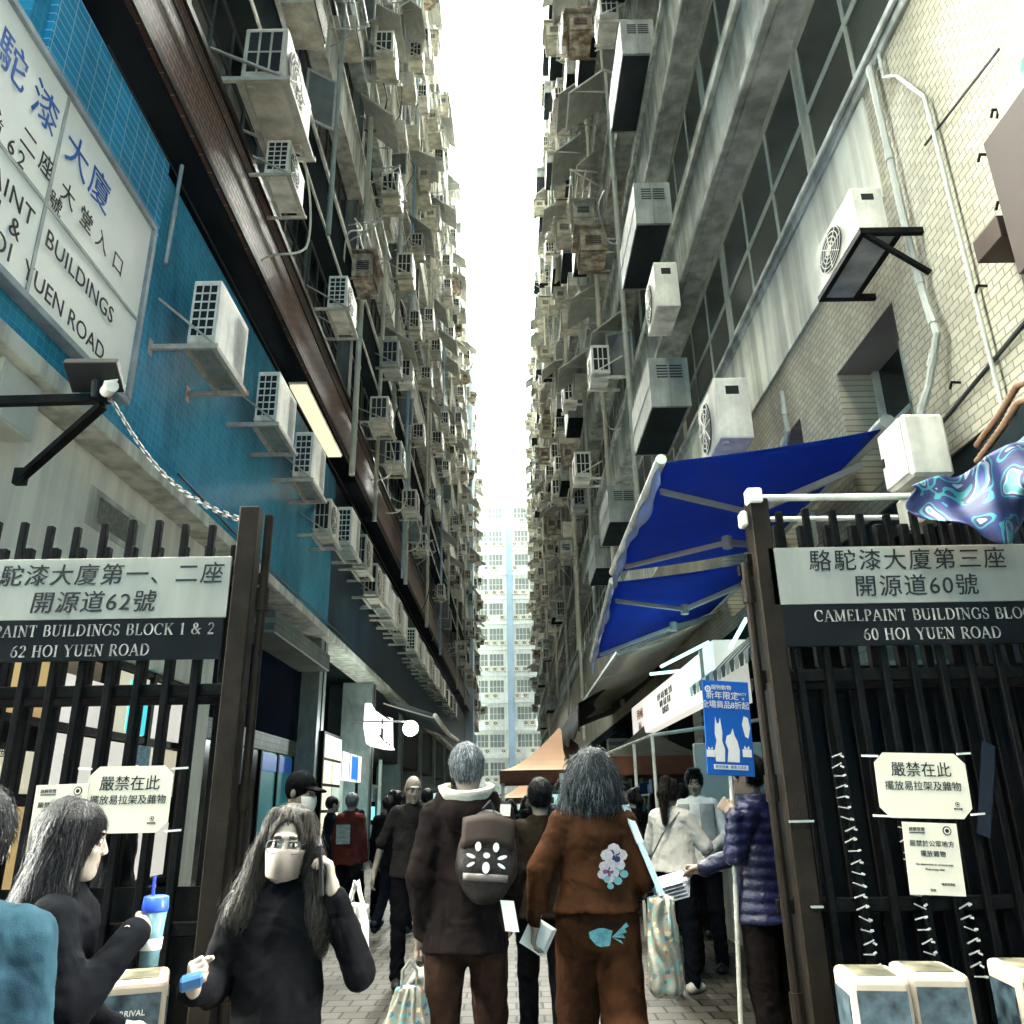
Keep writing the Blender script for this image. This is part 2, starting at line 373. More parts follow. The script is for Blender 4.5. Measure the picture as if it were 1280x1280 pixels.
for k in range(10):
    z0 = 9.08 + ST*k
    b = MB(); x1 = -3.7 if k == 0 else -3.72
    b.box(-5.0, x1, YN-.4, YF, z0, z0+1.27)
    P(b, 'ledge', BROWNTILE if k == 0 else (DARKWALL if k == 1 else (CONC if k % 2 else CREAM)), bevel=.015)  # second ledge near black, the upper shade put into its colour
    b = MB(); b.box(x1+.002, x1+.05, YN-.4, YF, z0+1.22, z0+1.33); b.box(x1+.002, x1+.035, YN-.4, YF, z0-.03, z0+.05)
    P(b, 'ledge_trim', BROWNSTEEL if k == 0 else CREAM)
b = MB(); b.box(-4.6, -3.75, YN-.4, 60, 9.035, 9.0495); P(b, 'shade_soffit', DARKIN)  # near-black sheet under the ledge, shade put into its colour
b = MB(); b.box(-5, -3.8, YN, YF, 9.08+ST*10, 9.08+ST*10+1.3); P(b, 'roof_parapet', CONC)
# upper windows of this block
wm = None; count = 0; far = MB()
for k in range(10):
    z0 = 9.08 + ST*k + 1.29; h = ST - 1.33
    for j in range(28):
        y0 = YN + .1 + j*BAY
        if count < 100 and (k < 5 and j < 16 or k < 9 and j < 6):
            if wm is None:
                DKFRAME = mat('shade dark window frame', (.07, .075, .07), .5, var=.3, vscale=6); wm = window_mesh('w', BAY-.25, h, 4, FRAME).build('window', DKFRAME, BL)  # near frames darkened in colour to deepen the upper shade
                pn = MB().box(.02, .03, .04, BAY-.29, .04, h-.04).build('pane', GLASS, wm); w = wm
            else: w = copy_tree(wm, BL)
            w.location = Vector((-4.115, y0, z0)) - Vector(BL.location); count += 1
        else:
            far.box(-4.115, -4.10, y0, y0+BAY-.25, z0, z0+h)
            for q in range(5): far.box(-4.1, -4.06, y0+(BAY-.3)*q/4, y0+(BAY-.3)*q/4+.05, z0, z0+h, 1)
            far.box(-4.1, -4.06, y0, y0+BAY-.25, z0+h*.6, z0+h*.6+.05, 1)
o = P(far, 'distant_window', [GLASS, FRAME]); o['kind'] = 'stuff'
# piers between ledges
far = MB(); pr0 = None
for k in range(0, 10):
    for j in range(0, 29, 2):
        y = YN + j*BAY
        if k < 6 and j < 24:
            if pr0 is None: pr0 = MB().box(-.33, 0, -.06, .26, 1.332, ST-.032).build('pier', mat('shade dark pier', (.17, .19, .18), .85, var=.4, vscale=1.4, streak=.5), BL); o = pr0  # near piers streaked, and darkened in colour for the upper shade
            else: o = pr0.copy(); COL.objects.link(o)
            o.location = Vector((-3.78, y, 9.08+ST*k)) - Vector(BL.location)
        else: far.box(-4.11, -3.78, y-.06, y+.26, 9.08+ST*k+1.332, 9.08+ST*(k+1)-.032)
o = P(far, 'distant_pier', CREAM); o['kind'] = 'stuff'

# ground storey
b = MB(); b.box(-9, -4.3, 4.95, 11.8, 3.05, 4.925); b.box(-4.9, -4.3, 4.95, 5.6, 0, 3.05); b.box(-4.9, -4.3, 11.3, 11.8, 0, 3.05)
P(b, 'white_wall', WHITEWALL, bevel=.008)
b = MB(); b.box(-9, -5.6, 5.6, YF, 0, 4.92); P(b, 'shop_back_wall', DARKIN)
for y in (17.6, 24.4, 31.2, 38, 44.8, 51.6, 58.4, 65.2, 72, 78.8, 85.6):
    b = MB(); b.box(-5.0, -4.12, y, y+.66, 0, 4.925); b.box(-4.118, -4.10, y+.30, y+.34, 0, 4.92, 1)
    P(b, 'marble_pillar', [mat('grey marble', (.20, .24, .23), .4, var=.3, vscale=7, stretch=(1, 1, .5)), DKHOLE], bevel=.01)
b = MB(); b.box(-5.5, -4.25, 24.9, YF-.5, 2.9, 4.92); P(b, 'shop_fascia', mat('dark fascia', (.016, .022, .026), .6, var=.5, vscale=.7, spec=.08))

# ---------------------------------------------------------------- cream tiled block (east side)
BR = thing('tiled_building', 'tall factory block faced with cream tiles, grey beams and dark window strips', 'building', (2.9, YN, 0))
E_ = lambda b, n, m, bevel=0: P(b, n, m, BR, bevel)
wins = [(5.2, 6.3, 3.75, 4.95), (7.25, 8.1, 3.7, 5.0), (9.6, 10.6, 3.7, 4.9)]
b = MB(); ys = [3.1] + [v for w_ in wins for v in w_[:2]] + [40]
for i in range(0, len(ys), 2): b.box(2.9, 6, ys[i], ys[i+1], 3.55, 6.75)
for y0, y1, z0, z1 in wins: b.box(2.9, 6, y0+.0005, y1-.0005, z1, 6.749); b.box(2.9, 6, y0+.0005, y1-.0005, 3.551, z0)
E_(b, 'tiled_wall', CREAMTILE)
b = MB(); b.box(2.885, 2.8995, 5.0, 22, 5.75, 6.74); E_(b, 'render_panel', CREAM)
b = MB(); b.box(2.9, 6, 40.01, YF, 3.55, 6.75); E_(b, 'far_wall', CREAM)
for y0, y1, z0, z1 in wins:
    b = MB(); b.box(3.25, 3.28, y0, y1, z0, z1)
    w = E_(b, 'opening_window', GLASS)
    b = MB()
    for q in (0, .5, 1): b.box(3.2, 3.249, y0+(y1-y0-.05)*q, y0+(y1-y0-.05)*q+.05, z0, z1)
    b.box(3.2, 3.248, y0, y1, z0+.6, z0+.65)
    fo = b.build('frame', FRAME, w)
b = MB(); b.box(2.86, 3.1, 3.1, YF, 6.752, 6.92); b.box(2.82, 2.858, 3.1, YF, 6.83, 6.9); E_(b, 'sill_flashing', CONC, .01)
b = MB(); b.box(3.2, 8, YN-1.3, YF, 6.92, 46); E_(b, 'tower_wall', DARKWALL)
for k in range(10):
    z0 = 9.08 + ST*k; b = MB(); z1 = z0 + (1.27 if k == 0 else 1.66)
    b.box(2.82, 3.6, YN-1.3, YF, z0, z1); b.box(2.72, 2.818, YN-1.3, YF, z0-.02, z0+.10); b.box(2.74, 2.818, YN-1.3, YF, z1-.14, z1+.02)
    E_(b, 'beam', BRICKR, .012)
b = MB(); b.box(2.8, 4, YN-1.3, YF, 9.08+ST*10, 9.08+ST*10+1.2); E_(b, 'roof_parapet', CONC)
wm = None; count = 0; far = MB()
for k in range(10):
    z0 = 6.925 if k == 0 else 9.08 + ST*(k-1) + (1.29 if k == 1 else 1.68); z1 = 9.08 + ST*k - .02; h = z1 - z0
    for j in range(28):
        y0 = 3.4 + j*BAY
        if count < 100 and (k < 5 and j < 16 or k < 9 and j < 7):
            if wm is None:
                wm = window_mesh('w', BAY-.1, 1.0, 3, FRAME, .07, .55).build('window', mat('pale window frame', (.38, .38, .32), .5, var=.25, vscale=5), BR)
                MB().box(.02, .03, .04, BAY-.14, .03, .97).build('pane', mat('dusty window glass', (.045, .055, .048), .25, spec=.35, var=.6, vscale=.9), wm); w = wm
            else: w = copy_tree(wm, BR)
            w.location = Vector((3.12, y0, z0)) - Vector(BR.location); w.scale = (1, 1, h); count += 1
        else:
            far.box(3.15, 3.16, y0, y0+BAY-.1, z0, z1)
            for q in range(4): far.box(3.10, 3.149, y0+(BAY-.15)*q/3, y0+(BAY-.15)*q/3+.05, z0, z1, 1)
            far.box(3.10, 3.148, y0, y0+BAY-.1, z0+h*.55, z0+h*.55+.05, 1)
o = P(far, 'distant_window', [GLASS, FRAME], BR); o['kind'] = 'stuff'
# ground storey
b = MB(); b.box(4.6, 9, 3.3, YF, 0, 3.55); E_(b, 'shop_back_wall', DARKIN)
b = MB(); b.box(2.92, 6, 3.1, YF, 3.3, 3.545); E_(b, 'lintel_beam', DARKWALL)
for y in (6.6, 13, 19.4, 25.8, 32.2, 38.6, 45, 51.4, 57.8, 64.2, 70.6, 77, 83.4):
    b = MB(); b.box(2.95, 3.6, y, y+.6, 0, 3.3); E_(b, 'column', GREYTILE, .01)
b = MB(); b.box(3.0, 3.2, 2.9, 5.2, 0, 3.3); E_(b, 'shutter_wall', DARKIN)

# ---------------------------------------------------------------- block closing the end of the alley
BE = thing('end_building', 'pale apartment block with blue central strip closing the alley end', 'building', (0, 100, 0))
EB = lambda b, n, m, bevel=0: P(b, n, m, BE, bevel)
ENDW = mat('haze paled end wall', (.74, .79, .80), .8, var=.12, vscale=.6, streak=.2)  # paled toward blue-white, distance haze put into the colour
b = MB(); b.box(-14, 14, 100.1, 110, 0, 41); EB(b, 'wall', ENDW)
b = MB(); b.box(-.45, .35, 99.92, 100.098, 4, 41); EB(b, 'blue_strip', mat('haze paled blue strip', (.30, .42, .56), .6, var=.2, vscale=.5))
for k in range(12):
    z0 = 3.6 + 3.2*k
    b = MB(); b.box(-14, -.46, 99.8, 100.098, z0-.25, z0+.12); b.box(.36, 14, 99.8, 100.098, z0-.25, z0+.12); EB(b, 'floor_ledge', ENDW)
wm = None
for k in range(11):
    for x0 in (-4.6, -2.65, .65, 2.55):
        if wm is None:
            b = MB(); wd, hh = 1.75, 1.5
            for q in range(5): b.box(wd*q/4-.03, wd*q/4+.03, -.06, 0, 0, hh)
            for q in (0, .45, 1): b.box(-.03, wd+.03, -.05, -.002, hh*q-.03, hh*q+.03)
            wm = b.build('window', mat('white window frame', (.7, .68, .6), .5), BE)
            MB().box(0, wd, -.012, -.004, 0, hh).build('pane', mat('haze paled glass', (.16, .20, .22), .4), wm); w = wm  # glass lightened to carry the distance haze
        else: w = copy_tree(wm, BE)
        w.location = (x0, .1, 4.6 + 3.2*k)
# ---------------------------------------------------------------- air conditioners and facade clutter
def ac_mesh(par, fan_big=True, fan=True, plain=False, above=True, bracket=True, w=.86, d=.32, h=.62, body=WHITEMET, grid=True):
    """outdoor unit, back at x=0, fan on +x, length along y, bottom at z=0"""
    b = MB(); b.box(.0, d, -w/2, w/2, 0, h); b.box(.03, .09, -w/2+.06, -w/2+.12, -.03, .0); b.box(d-.09, d-.03, w/2-.12, w/2-.06, -.03, 0)
    b.build('casing', body, par, bevel=.014, seg=2)
    if not fan:
        b = MB(); b.box(-.02, d+.02, -w*.48, w*.48, -.0315, -.006); b.build('drip_tray', mat('grey green tray', (.22, .27, .25), .6, var=.4, vscale=6), par)
        b = MB()
        for q in range(9): b.box(d+.001, d+.004, w*.12+.03*q, w*.12+.03*q+.006, .06, h-.06)
        b.build('front_slots', [body], par)
    b = MB(); c = (d+.004, -w*.13, h*.5); r = h*.41
    if fan: b.disc(c, (1, 0, 0), r, 24, 1)
    for q in range(1, 6) if fan else (): b.disc((d+.02, c[1], c[2]), (1, 0, 0), r*q/5, 24, 0, r*q/5-.012)
    for q in range(8) if fan else ():
        a = q*math.pi/4; b.bar((d+.018, c[1]+.05*math.cos(a), c[2]+.05*math.sin(a)), (d+.018, c[1]+r*math.cos(a), c[2]+r*math.sin(a)), .008, m=0)
    if fan:
        b.disc((d+.024, c[1], c[2]), (1, 0, 0), .06, 16, 0)
        b.build('fan_grille', [body, DKHOLE], par)
    for s in (-1, 1):
        if plain:
            MB().box(d*.3, d*.7, s*w/2-.002, s*w/2+.002, h*.72, h*.86).build('hand_recess', DKHOLE, par); continue
        b = MB(); y = s*(w/2+.003); nx, nz = (3, 6) if grid else (3, 2)
        b.box(.03, d-.03, y-.002, y+.002, .06, h-.05, 1)
        for q in range(nx+1): x = .03+(d-.06)*q/nx; b.box(x-.008, x+.008, y-.004*(s < 0)-.001, y+.004*(s > 0)+.001, .05, h-.04)
        for q in range(nz+1): z = .06+(h-.11)*q/nz; b.box(.03, d-.03, y-.005*(s < 0)-.001, y+.005*(s > 0)+.001, z-.008, z+.008)
        b.build('side_grille', [body, DKHOLE], par)
    if bracket:
        b = MB()
        for s in (-1, 1):
            y = s*(w*.5+.03); b.box(-.38, d+.06, y-.018, y+.018, -.075, -.032); b.box(-.39, -.375, y-.045, y+.045, -.13, .02); b.bar((-.36, y, .42 if above else -.42), (d+.03, y, -.04 if above else -.07), .028, .018)
        b.box(d-.01, d+.05, -w*.5-.01, w*.5+.01, -.0745, -.034); b.box(-.02, .03, -w*.5-.01, w*.5+.01, -.0745, -.034)
        b.build('bracket', mat('pale steel bracket', (.46, .45, .38), .55, var=.35, vscale=8), par)

def simple_ac(name, body):
    """one mesh unit for the far facades: casing, dark grille with bars, bracket arms"""
    b = MB(); w, d, h = .86, .34, .62
    b.box(0, d, -w/2, w/2, 0, h); b.disc((d+.004, -.1, h/2), (1, 0, 0), .25, 12, 1); b.disc((d+.02, -.1, h/2), (1, 0, 0), .27, 12, 0, .22)
    b.disc((d+.02, -.1, h/2), (1, 0, 0), .09, 10, 0)
    for s in (-1, 1):
        y = s*(w/2+.003); b.box(.04, d-.04, y-.002, y+.002, .07, h-.06, 1)
        for q in (1, 2): x = .04+(d-.08)*q/3; b.box(x-.01, x+.01, y-.005, y+.005, .06, h-.05)
        b.box(.04, d-.04, y-.006, y+.006, h*.5-.01, h*.5+.01)
        b.box(-.25, d+.04, s*.3-.02, s*.3+.02, -.06, -.004); b.bar((-.24, s*(w/2+.02), .36), (d+.02, s*(w/2+.02), -.03), .022)
    return b.build(name, [body, DKHOLE])

NTH = ['first', 'second', 'third', 'fourth', 'fifth', 'sixth', 'seventh', 'eighth', 'ninth', 'tenth', 'eleventh']
def put(o, x, y, z, rz=0, s=(1, 1, 1)):
    o.location = (x, y, z); o.rotation_euler = (0, 0, rz); o.scale = s; return o

# --- near units, each with its own parts
proto = thing('air_conditioner', 'x', 'air conditioner'); ac_mesh(proto)
proto_r = thing('air_conditioner', 'x', 'air conditioner'); ac_mesh(proto_r, plain=True, above=False, bracket=False)
proto_p = thing('air_conditioner', 'x', 'air conditioner'); ac_mesh(proto_p, fan=False)
proto_g = thing('air_conditioner', 'x', 'air conditioner'); ac_mesh(proto_g, body=WHITEMET2, grid=False)
used = {id(proto): False, id(proto_p): False, id(proto_r): False, id(proto_g): False}
def near_ac(p, x, y, z, rz, label, group, s=(1, 1, 1)):
    if not used[id(p)]: used[id(p)] = True; o = p
    else: o = copy_tree(p)
    put(o, x, y, z, rz, s); o['label'] = label
    if group: o['group'] = group
    return o
GP = 'air conditioners bracketed along the blue podium wall'
near_ac(proto_p, -3.62, 8.5, 6.42, 0, 'largest nearest white air conditioner on pale brackets over the blue tiles', GP, (1.0, 1.2, 1.35))
near_ac(proto_p, -3.64, 11.0, 6.68, 0, 'second white air conditioner along the blue tiles, behind the largest one', GP, (1.0, 1.15, 1.3))
near_ac(proto_p, -3.66, 13.2, 6.72, 0, 'third white air conditioner along the blue tiles, under the lit ledge lamp', GP, (1, 1.15, 1.35))
near_ac(proto_g, -3.72, 15.0, 6.35, 0, 'grimy lower air conditioner with dark tray underneath on the blue tiles', GP, (1.0, 1, 1.1))
near_ac(proto_p, -3.7, 17.0, 6.7, 0, 'white air conditioner after the grimy one with dark tray', GP, (1, 1.2, 1.4))
near_ac(proto_g, -3.7, 18.8, 6.75, 0, 'yellowed air conditioner with round fan facing the alley, mid podium', GP, (1, 1.1, 1.3))
for i, y in enumerate((20.6, 22.0, 23.3, 24.6, 25.9, 29.2, 30.6, 32, 33.4, 35, 36.8, 38.4, 40.2, 42, 45, 48, 51)):
    near_ac(proto_p if i % 3 else proto_g, -3.72, y, 6.5 + .1*(i % 2), 0, 'white air conditioner in the far row along the podium above the shops', 'far row of podium air conditioners', (1.05, 1.25, 1.35))
GL = 'air conditioners on the brown ledged block'
near_ac(proto_g, -3.62, 9.2, 10.95, 0, 'boxy window air conditioner with wide dark openings jutting above the brown ledge', GL, (1.9, 1.6, 1.5))
near_ac(proto, -3.5, 9.9, 10.18, 0, 'small air conditioner tucked right under the boxy window unit', GL, (1.1, 1, 1))
near_ac(proto, -3.55, 14.3, 10.80, 0, 'lone air conditioner on long brackets above the brown ledge', GL, (1.2, 1.2, 1.2))
near_ac(proto_g, -3.5, 19, 10.65, 0, 'window air conditioner with drip hose, third along above the ledge', GL, (1.5, 1.1, 1.1))
near_ac(proto_g, -3.5, 21.6, 10.60, 0, 'window air conditioner with drip hose, fourth along above the ledge', GL, (1.5, 1.1, 1.1))
near_ac(proto_g, -3.5, 25.4, 10.60, 0, 'window air conditioner with drip hose, fifth along above the ledge', GL, (1.5, 1.1, 1.1))
GT = 'air conditioners on the cream tiled block'
near_ac(proto_r, 2.74, 5.11, 5.235, R(180), 'nearest white air conditioner with round fan on a dark steel tray', GT, (.7, .84, .62))
near_ac(proto_r, 2.68, 8.43, 5.14, R(180), 'white air conditioner on the tiled wall just above the blue awning', GT, (1.15, 1.0, 1.2))
near_ac(proto_r, 2.68, 10.4, 5.05, R(180), 'smaller looking air conditioner behind the one above the blue awning', GT, (1, 1, 1.1))
near_ac(proto_r, 2.68, 11.0, 8.55, R(180), 'white air conditioner in front of the lower grey beam', GT, (1.15, 1.0, 1.3))
o = MB()
o.box(2.46, 2.9, 4.62, 4.66, 5.12, 5.165); o.box(2.46, 2.9, 5.40, 5.44, 5.12, 5.165); o.box(2.46, 2.50, 4.661, 5.399, 5.121, 5.164); o.box(2.72, 2.76, 4.661, 5.399, 5.121, 5.164); o.bar((2.89, 4.64, 4.8), (2.5, 4.64, 5.12), .03)
o.box(2.50, 2.72, 4.661, 5.399, 5.13, 5.137, 1)
tag(o.build('steel_tray', [DKSTEEL, GREYMET]), 'dark steel angle tray holding the nearest air conditioner on the tiles', 'bracket')

# --- far units: one mesh each, light variety
def louvre_ac(name, body):
    b = MB(); w, d, h = .8, .45, .5
    b.box(0, d, -w/2, w/2, 0, h)
    b.box(d, d+.004, -w/2+.05, w/2-.05, .05, h-.05, 1)
    for q in range(7): b.obox((d+.012, 0, .08+.055*q), (.012, 0, -.006), (0, w/2-.04, 0), (0, 0, .006))
    for s in (-1, 1):
        b.box(.1, d-.08, s*w/2-.003, s*w/2+.003, .12, .34, 1)
        for q in range(5): b.box(.1, d-.08, s*w/2-.008, s*w/2+.008, .13+.045*q, .14+.045*q)
        b.bar((-.2, s*.35, -.03), (d, s*.35, -.03), .035)
    b.box(-.05, d+.1, -w/2-.08, w/2+.08, h+.03, h+.045)
    return b.build(name, [body, DKHOLE])
fa = [simple_ac('air_conditioner', m) for m in (WHITEMET, WHITEMET2, mat('grey ac casing', (.40, .41, .37), .5, var=.3, vscale=4))] + [louvre_ac('air_conditioner', m) for m in (WHITEMET2, mat('rust stained casing', (.50, .44, .33), .6, var=.6, vscale=5, col2=(.17, .10, .06), streak=.4))]
first = {0: True, 1: True, 2: True}
hood_b = MB(); hood_b.box(0, .62, -.95, .95, 0, .85); hood_b.box(.05, .6, -.9, .9, -.004, -.001, 1)  # thin dark sheet underneath, the hood's shade put into colour
hood_b.box(.61, .625, -.96, .96, .40, .43); hood_b.box(.3, .33, .945, .965, .0, .85); hood_b.box(.3, .33, -.965, -.945, .0, .85)
for q in range(5): hood_b.box(.1, .5, .9505, .956, .5+.05*q, .52+.05*q, 1); hood_b.box(.1, .5, -.956, -.9505, .5+.05*q, .52+.05*q, 1)
hoodp = hood_b.build('metal_hood', [GREYMET, DARKWALL], bevel=.015)
boxb = MB(); boxb.box(0, .5, -.4, .4, 0, .5); boxb.box(.5, .51, -.36, .36, .05, .45, 1)
for q in range(5): boxb.box(.51, .52, -.36, .36, .07+.08*q, .10+.08*q)
boxp = boxb.build('window_unit', [WHITEMET2, DKHOLE], bevel=.01)
flap = MB()
flap.obox((.36, 0, -.36), (.34, 0, -.36), (0, .62, 0), (.012, 0, .011)); flap.bar((0, -.5, -.6), (.6, -.55, -.62), .02, m=1); flap.bar((0, .5, -.6), (.6, .55, -.62), .02, m=1)
flapp = flap.build('tilted_canopy', [mat('grey canopy sheet', (.42, .43, .38), .5, var=.3, vscale=3), STEEL])
sash = MB()
for a_, b_, c_, d_ in ((0, .05, 0, 1.1), (.55, .6, 0, 1.1)): sash.box(a_, b_, -.02, .02, c_, d_)
sash.box(.05, .55, -.02, .02, 0, .05); sash.box(.05, .55, -.02, .02, 1.05, 1.1); sash.box(.05, .55, -.004, .004, .05, 1.05, 1)
sashp = sash.build('open_window_sash', [FRAME, GLASSB])
rack = MB()
for y in (-.7, .7): rack.bar((0, y, 0), (.85, y, .12), .03); rack.bar((0, y, -.5), (.8, y, .1), .025)
for q in range(4): rack.bar((.2+.2*q, -.75, .03*q+.03), (.2+.2*q, .75, .03*q+.03), .022)
rackp = rack.build('laundry_rack', STEEL)
seen = {}
def place(p, name, x, y, z, rz, s, label, cat, group):
    if p.name not in seen: seen[p.name] = 1; o = p
    else: o = p.copy(); COL.objects.link(o)
    put(o, x, y, z, rz, s); tag(o, label, cat, group); return o
rng = random.Random(11)
side = {'W': ('brown ledged block', -3.72, 0.0), 'E': ('cream tiled block', 2.74, R(180))}
def dist(y): return 'near' if y < 20 else ('middle' if y < 50 else 'far')
n_ac = n_h = n_f = 0
# hoods of the tiled block: one per storey above the sill, the stack near the camera and many behind it
for k in range(10):
    zb = [7.2, 10.65][k] if k < 2 else 9.08+ST*(k-1)+1.75
    for j, y in enumerate((12.2, 17.5, 21.8, 27.3, 34.1, 43, 55, 68)):
        if j > 0 and rng.random() < .42: continue
        place(hoodp, 'h', 2.86, y + (0 if j == 0 else rng.uniform(-.8, .8)), zb, R(180), (rng.uniform(.9, 1.1), rng.uniform(.85, 1.1), rng.uniform(.85, 1.1)) if j else (1, 1, 1),
              ('grey sheet metal hood on the %s storey, front stack of the cream tiled block' % NTH[k]) if j == 0 else 'grey sheet metal hood on the %s storey, %s stretch of the cream tiled block' % (NTH[k], dist(y)), 'hood', 'metal hoods on the cream tiled block')
for k in range(10):
    for sd in 'WE':
        nm, xw, rz = side[sd]; sg = 1 if sd == 'W' else -1
        zfl = (9.08 if sd == 'W' else 9.08-ST*.0) + ST*k + (1.38 if sd == 'W' else 1.72)
        if sd == 'E' and k == 9: continue
        for j in range(26):
            y = 7.0 + j*3.3 + rng.uniform(-1.1, 1.1)
            if sd == 'W' and k == 0 and y < 27: continue
            if sd == 'E' and k < 2 and y < 14: continue
            p_ac = .62 if sd == 'W' else .66
            lab = '%s stretch of the %s, %s storey' % (dist(y), nm, NTH[k+1])
            if rng.random() < p_ac and n_ac < 252:
                v = rng.choice((0, 0, 1, 1, 2, 3, 3, 4)); sc = rng.uniform(.95, 1.25)
                place(fa[v], 'ac', xw + sg*rng.uniform(.05, .3), y, zfl + rng.uniform(-.9, .7), rz, (sc*rng.uniform(.9, 1.3), sc, sc*rng.uniform(.9, 1.2)), '%s air conditioner on the %s' % (('white', 'yellowed', 'grey', 'hooded pale', 'rust stained')[v], lab), 'air conditioner', 'air conditioners of the upper storeys'); n_ac += 1
            if rng.random() < .34 and n_h < 130:
                place(boxp, 'wu', xw - sg*.25, y + rng.uniform(.9, 1.5), zfl + rng.uniform(.1, .9), rz, (rng.uniform(1, 1.8), rng.uniform(.9, 1.4), rng.uniform(.9, 1.3)), 'boxy window unit jutting out on the ' + lab, 'air conditioner', 'window units of the upper storeys'); n_h += 1
            if rng.random() < .30 and n_f < 120:
                place(flapp, 'fl', xw - sg*.06, y + rng.uniform(-1, 1), zfl + rng.uniform(1.1, 2.0), rz, (rng.uniform(.9, 1.6), rng.uniform(.9, 1.7), rng.uniform(.8, 1.3)), 'sloping sheet canopy on the ' + lab, 'canopy', 'window canopies of the upper storeys'); n_f += 1
            if rng.random() < .30:
                place(sashp, 'sa', xw - sg*.3, y + rng.uniform(-1.4, 1.4), zfl + rng.uniform(0, .9), rz + rng.uniform(-.7, .7), (1.1, 1, rng.uniform(.9, 1.2)), 'window sash swung open on the ' + lab, 'window sash', 'open sashes of the upper storeys')
            if rng.random() < .14:
                place(rackp, 'ra', xw, y + rng.uniform(-1.2, 1.2), zfl + rng.uniform(-.4, .5), rz, (1, 1, 1), 'thin metal rack sticking out on the ' + lab, 'rack', 'metal racks of the upper storeys')
# end block units
for k in range(11):
    for x in (-2.9, -1.9, -.95, .75, 1.75, 2.5):
        if rng.random() < .75:
            o = place(fa[0], 'ac', x, 99.9, 4.0 + 3.2*k - .1, R(-90), (.9, .9, .85), 'small air conditioner under a window of the pale end block', 'air conditioner', 'air conditioners on the end block')
# --- vertical pipes
def pipe(pts, r, m, label, n=8, name='drain_pipe', cat='pipe', group=None, joints=True):
    b = MB(); b.tube(pts, r, n)
    if joints:
        for a, c in zip(pts, pts[1:]):
            L = (Vector(c)-Vector(a)).length; q = max(1, int(L/1.8))
            for i in range(q):
                p = Vector(a).lerp(Vector(c), (i+.5)/q); d = (Vector(c)-Vector(a)).normalized()
                b.tube([p-d*.04, p+d*.04], r*1.22, n)
    return tag(b.build(name, m, smooth=False), label, cat, group)
for i, (y, m) in enumerate(((13.6, PVC), (17.2, IVORYPIPE), (20.4, IVORYPIPE), (23, PVC), (26.2, BLUEPIPE), (27, IVORYPIPE), (33, IVORYPIPE), (34.2, IVORYPIPE), (41, BLUEPIPE), (46, IVORYPIPE), (54, IVORYPIPE), (63, PVC))):
    pipe([(-3.58, y, 8.6 if i % 3 else 12.4), (-3.58, y, 44)], .07 if i % 2 else .055, m, 'long vertical %s drain pipe up the brown ledged block' % ('pale blue' if m is BLUEPIPE else ('grey' if m is PVC else 'ivory')), group='drain pipes of the brown ledged block')
for i, (y, m) in enumerate(((15.4, PVC), (19.6, IVORYPIPE), (24.6, PVC), (30.5, IVORYPIPE), (31.3, IVORYPIPE), (38, PVC), (47, IVORYPIPE), (59, IVORYPIPE))):
    pipe([(2.62, y, 3.6 if i % 2 else 7), (2.62, y, 44)], .06, m, 'long vertical %s drain pipe up the cream tiled block' % ('grey' if m is PVC else 'ivory'), group='drain pipes of the cream tiled block')
b = MB(); b.box(-4.1, -3.35, 72, 74.2, 5.2, 44.5)
tag(b.build('pipe_shaft', mat('pale blue render', (.42, .55, .66), .7, var=.12, vscale=.6, streak=.2), bevel=.02), 'pale blue vertical shaft standing out from the far brown ledged block', 'shaft')
# --- conduits on the tiled wall
pipe([(2.85, 4.19, 3.5), (2.85, 4.2, 5.5), (2.85, 4.21, 5.9), (2.85, 4.45, 6.35), (2.85, 4.6, 6.5), (2.85, 4.6, 6.74)], .013, PVC, 'thin bent conduit on the cream tiles beside the nearest air conditioner', name='conduit')
pipe([(2.83, 4.72, 6.74), (2.83, 4.7, 5.0), (2.83, 4.66, 4.55), (2.82, 4.6, 4.3), (2.78, 4.75, 4.0), (2.72, 4.82, 3.82)], .026, PVC, 'thick grey conduit running down the tiles into the white junction box', name='conduit')
pipe([(2.84, 4.98, 3.55), (2.84, 4.98, 3.3), (2.84, 4.6, 3.0)], .02, PVC, 'short thin conduit below the white junction box', name='conduit')
pipe([(2.80, 7.35, 5.35), (2.8, 7.35, 4.9), (2.76, 7.5, 4.75), (2.7, 7.8, 4.7)], .03, PVC, 'little hooked conduit beside the air conditioner above the awning', name='conduit')
# hoses
def hose(pts, r, m, label, name='hose'):
    b = MB(); P_ = [Vector(p) for p in pts]; out = []
    for i in range(len(P_)-1):
        p0 = P_[max(i-1, 0)]; p1 = P_[i]; p2 = P_[i+1]; p3 = P_[min(i+2, len(P_)-1)]
        for q in range(6):
            t = q/6; out.append(.5*((2*p1)+(-p0+p2)*t+(2*p0-5*p1+4*p2-p3)*t*t+(-p0+3*p1-3*p2+p3)*t**3))
    out.append(P_[-1]); b.tube(out, r, 7)
    return tag(b.build(name, m, smooth=True), label, 'hose' if name == 'hose' else 'cable')
hose([(-3.05, 9.9, 10.8), (-3.0, 10.2, 10.3), (-3.0, 10.3, 9.7), (-3.1, 10.25, 9.4), (-3.5, 10.2, 9.3), (-3.66, 10.2, 9.2)], .018, IVORYPIPE, 'white drip hose curling down from the boxy window unit')
for i, y in enumerate((19.5, 22.1, 25.9)):
    hose([(-3.1, y, 10.5), (-3.0, y+.2, 10.0), (-3.2, y+.3, 9.6), (-3.6, y+.2, 9.5)], .018, IVORYPIPE, 'thin drip hose hanging under the %s window unit above the ledge' % ('third', 'fourth', 'fifth')[i])
rh = random.Random(21)
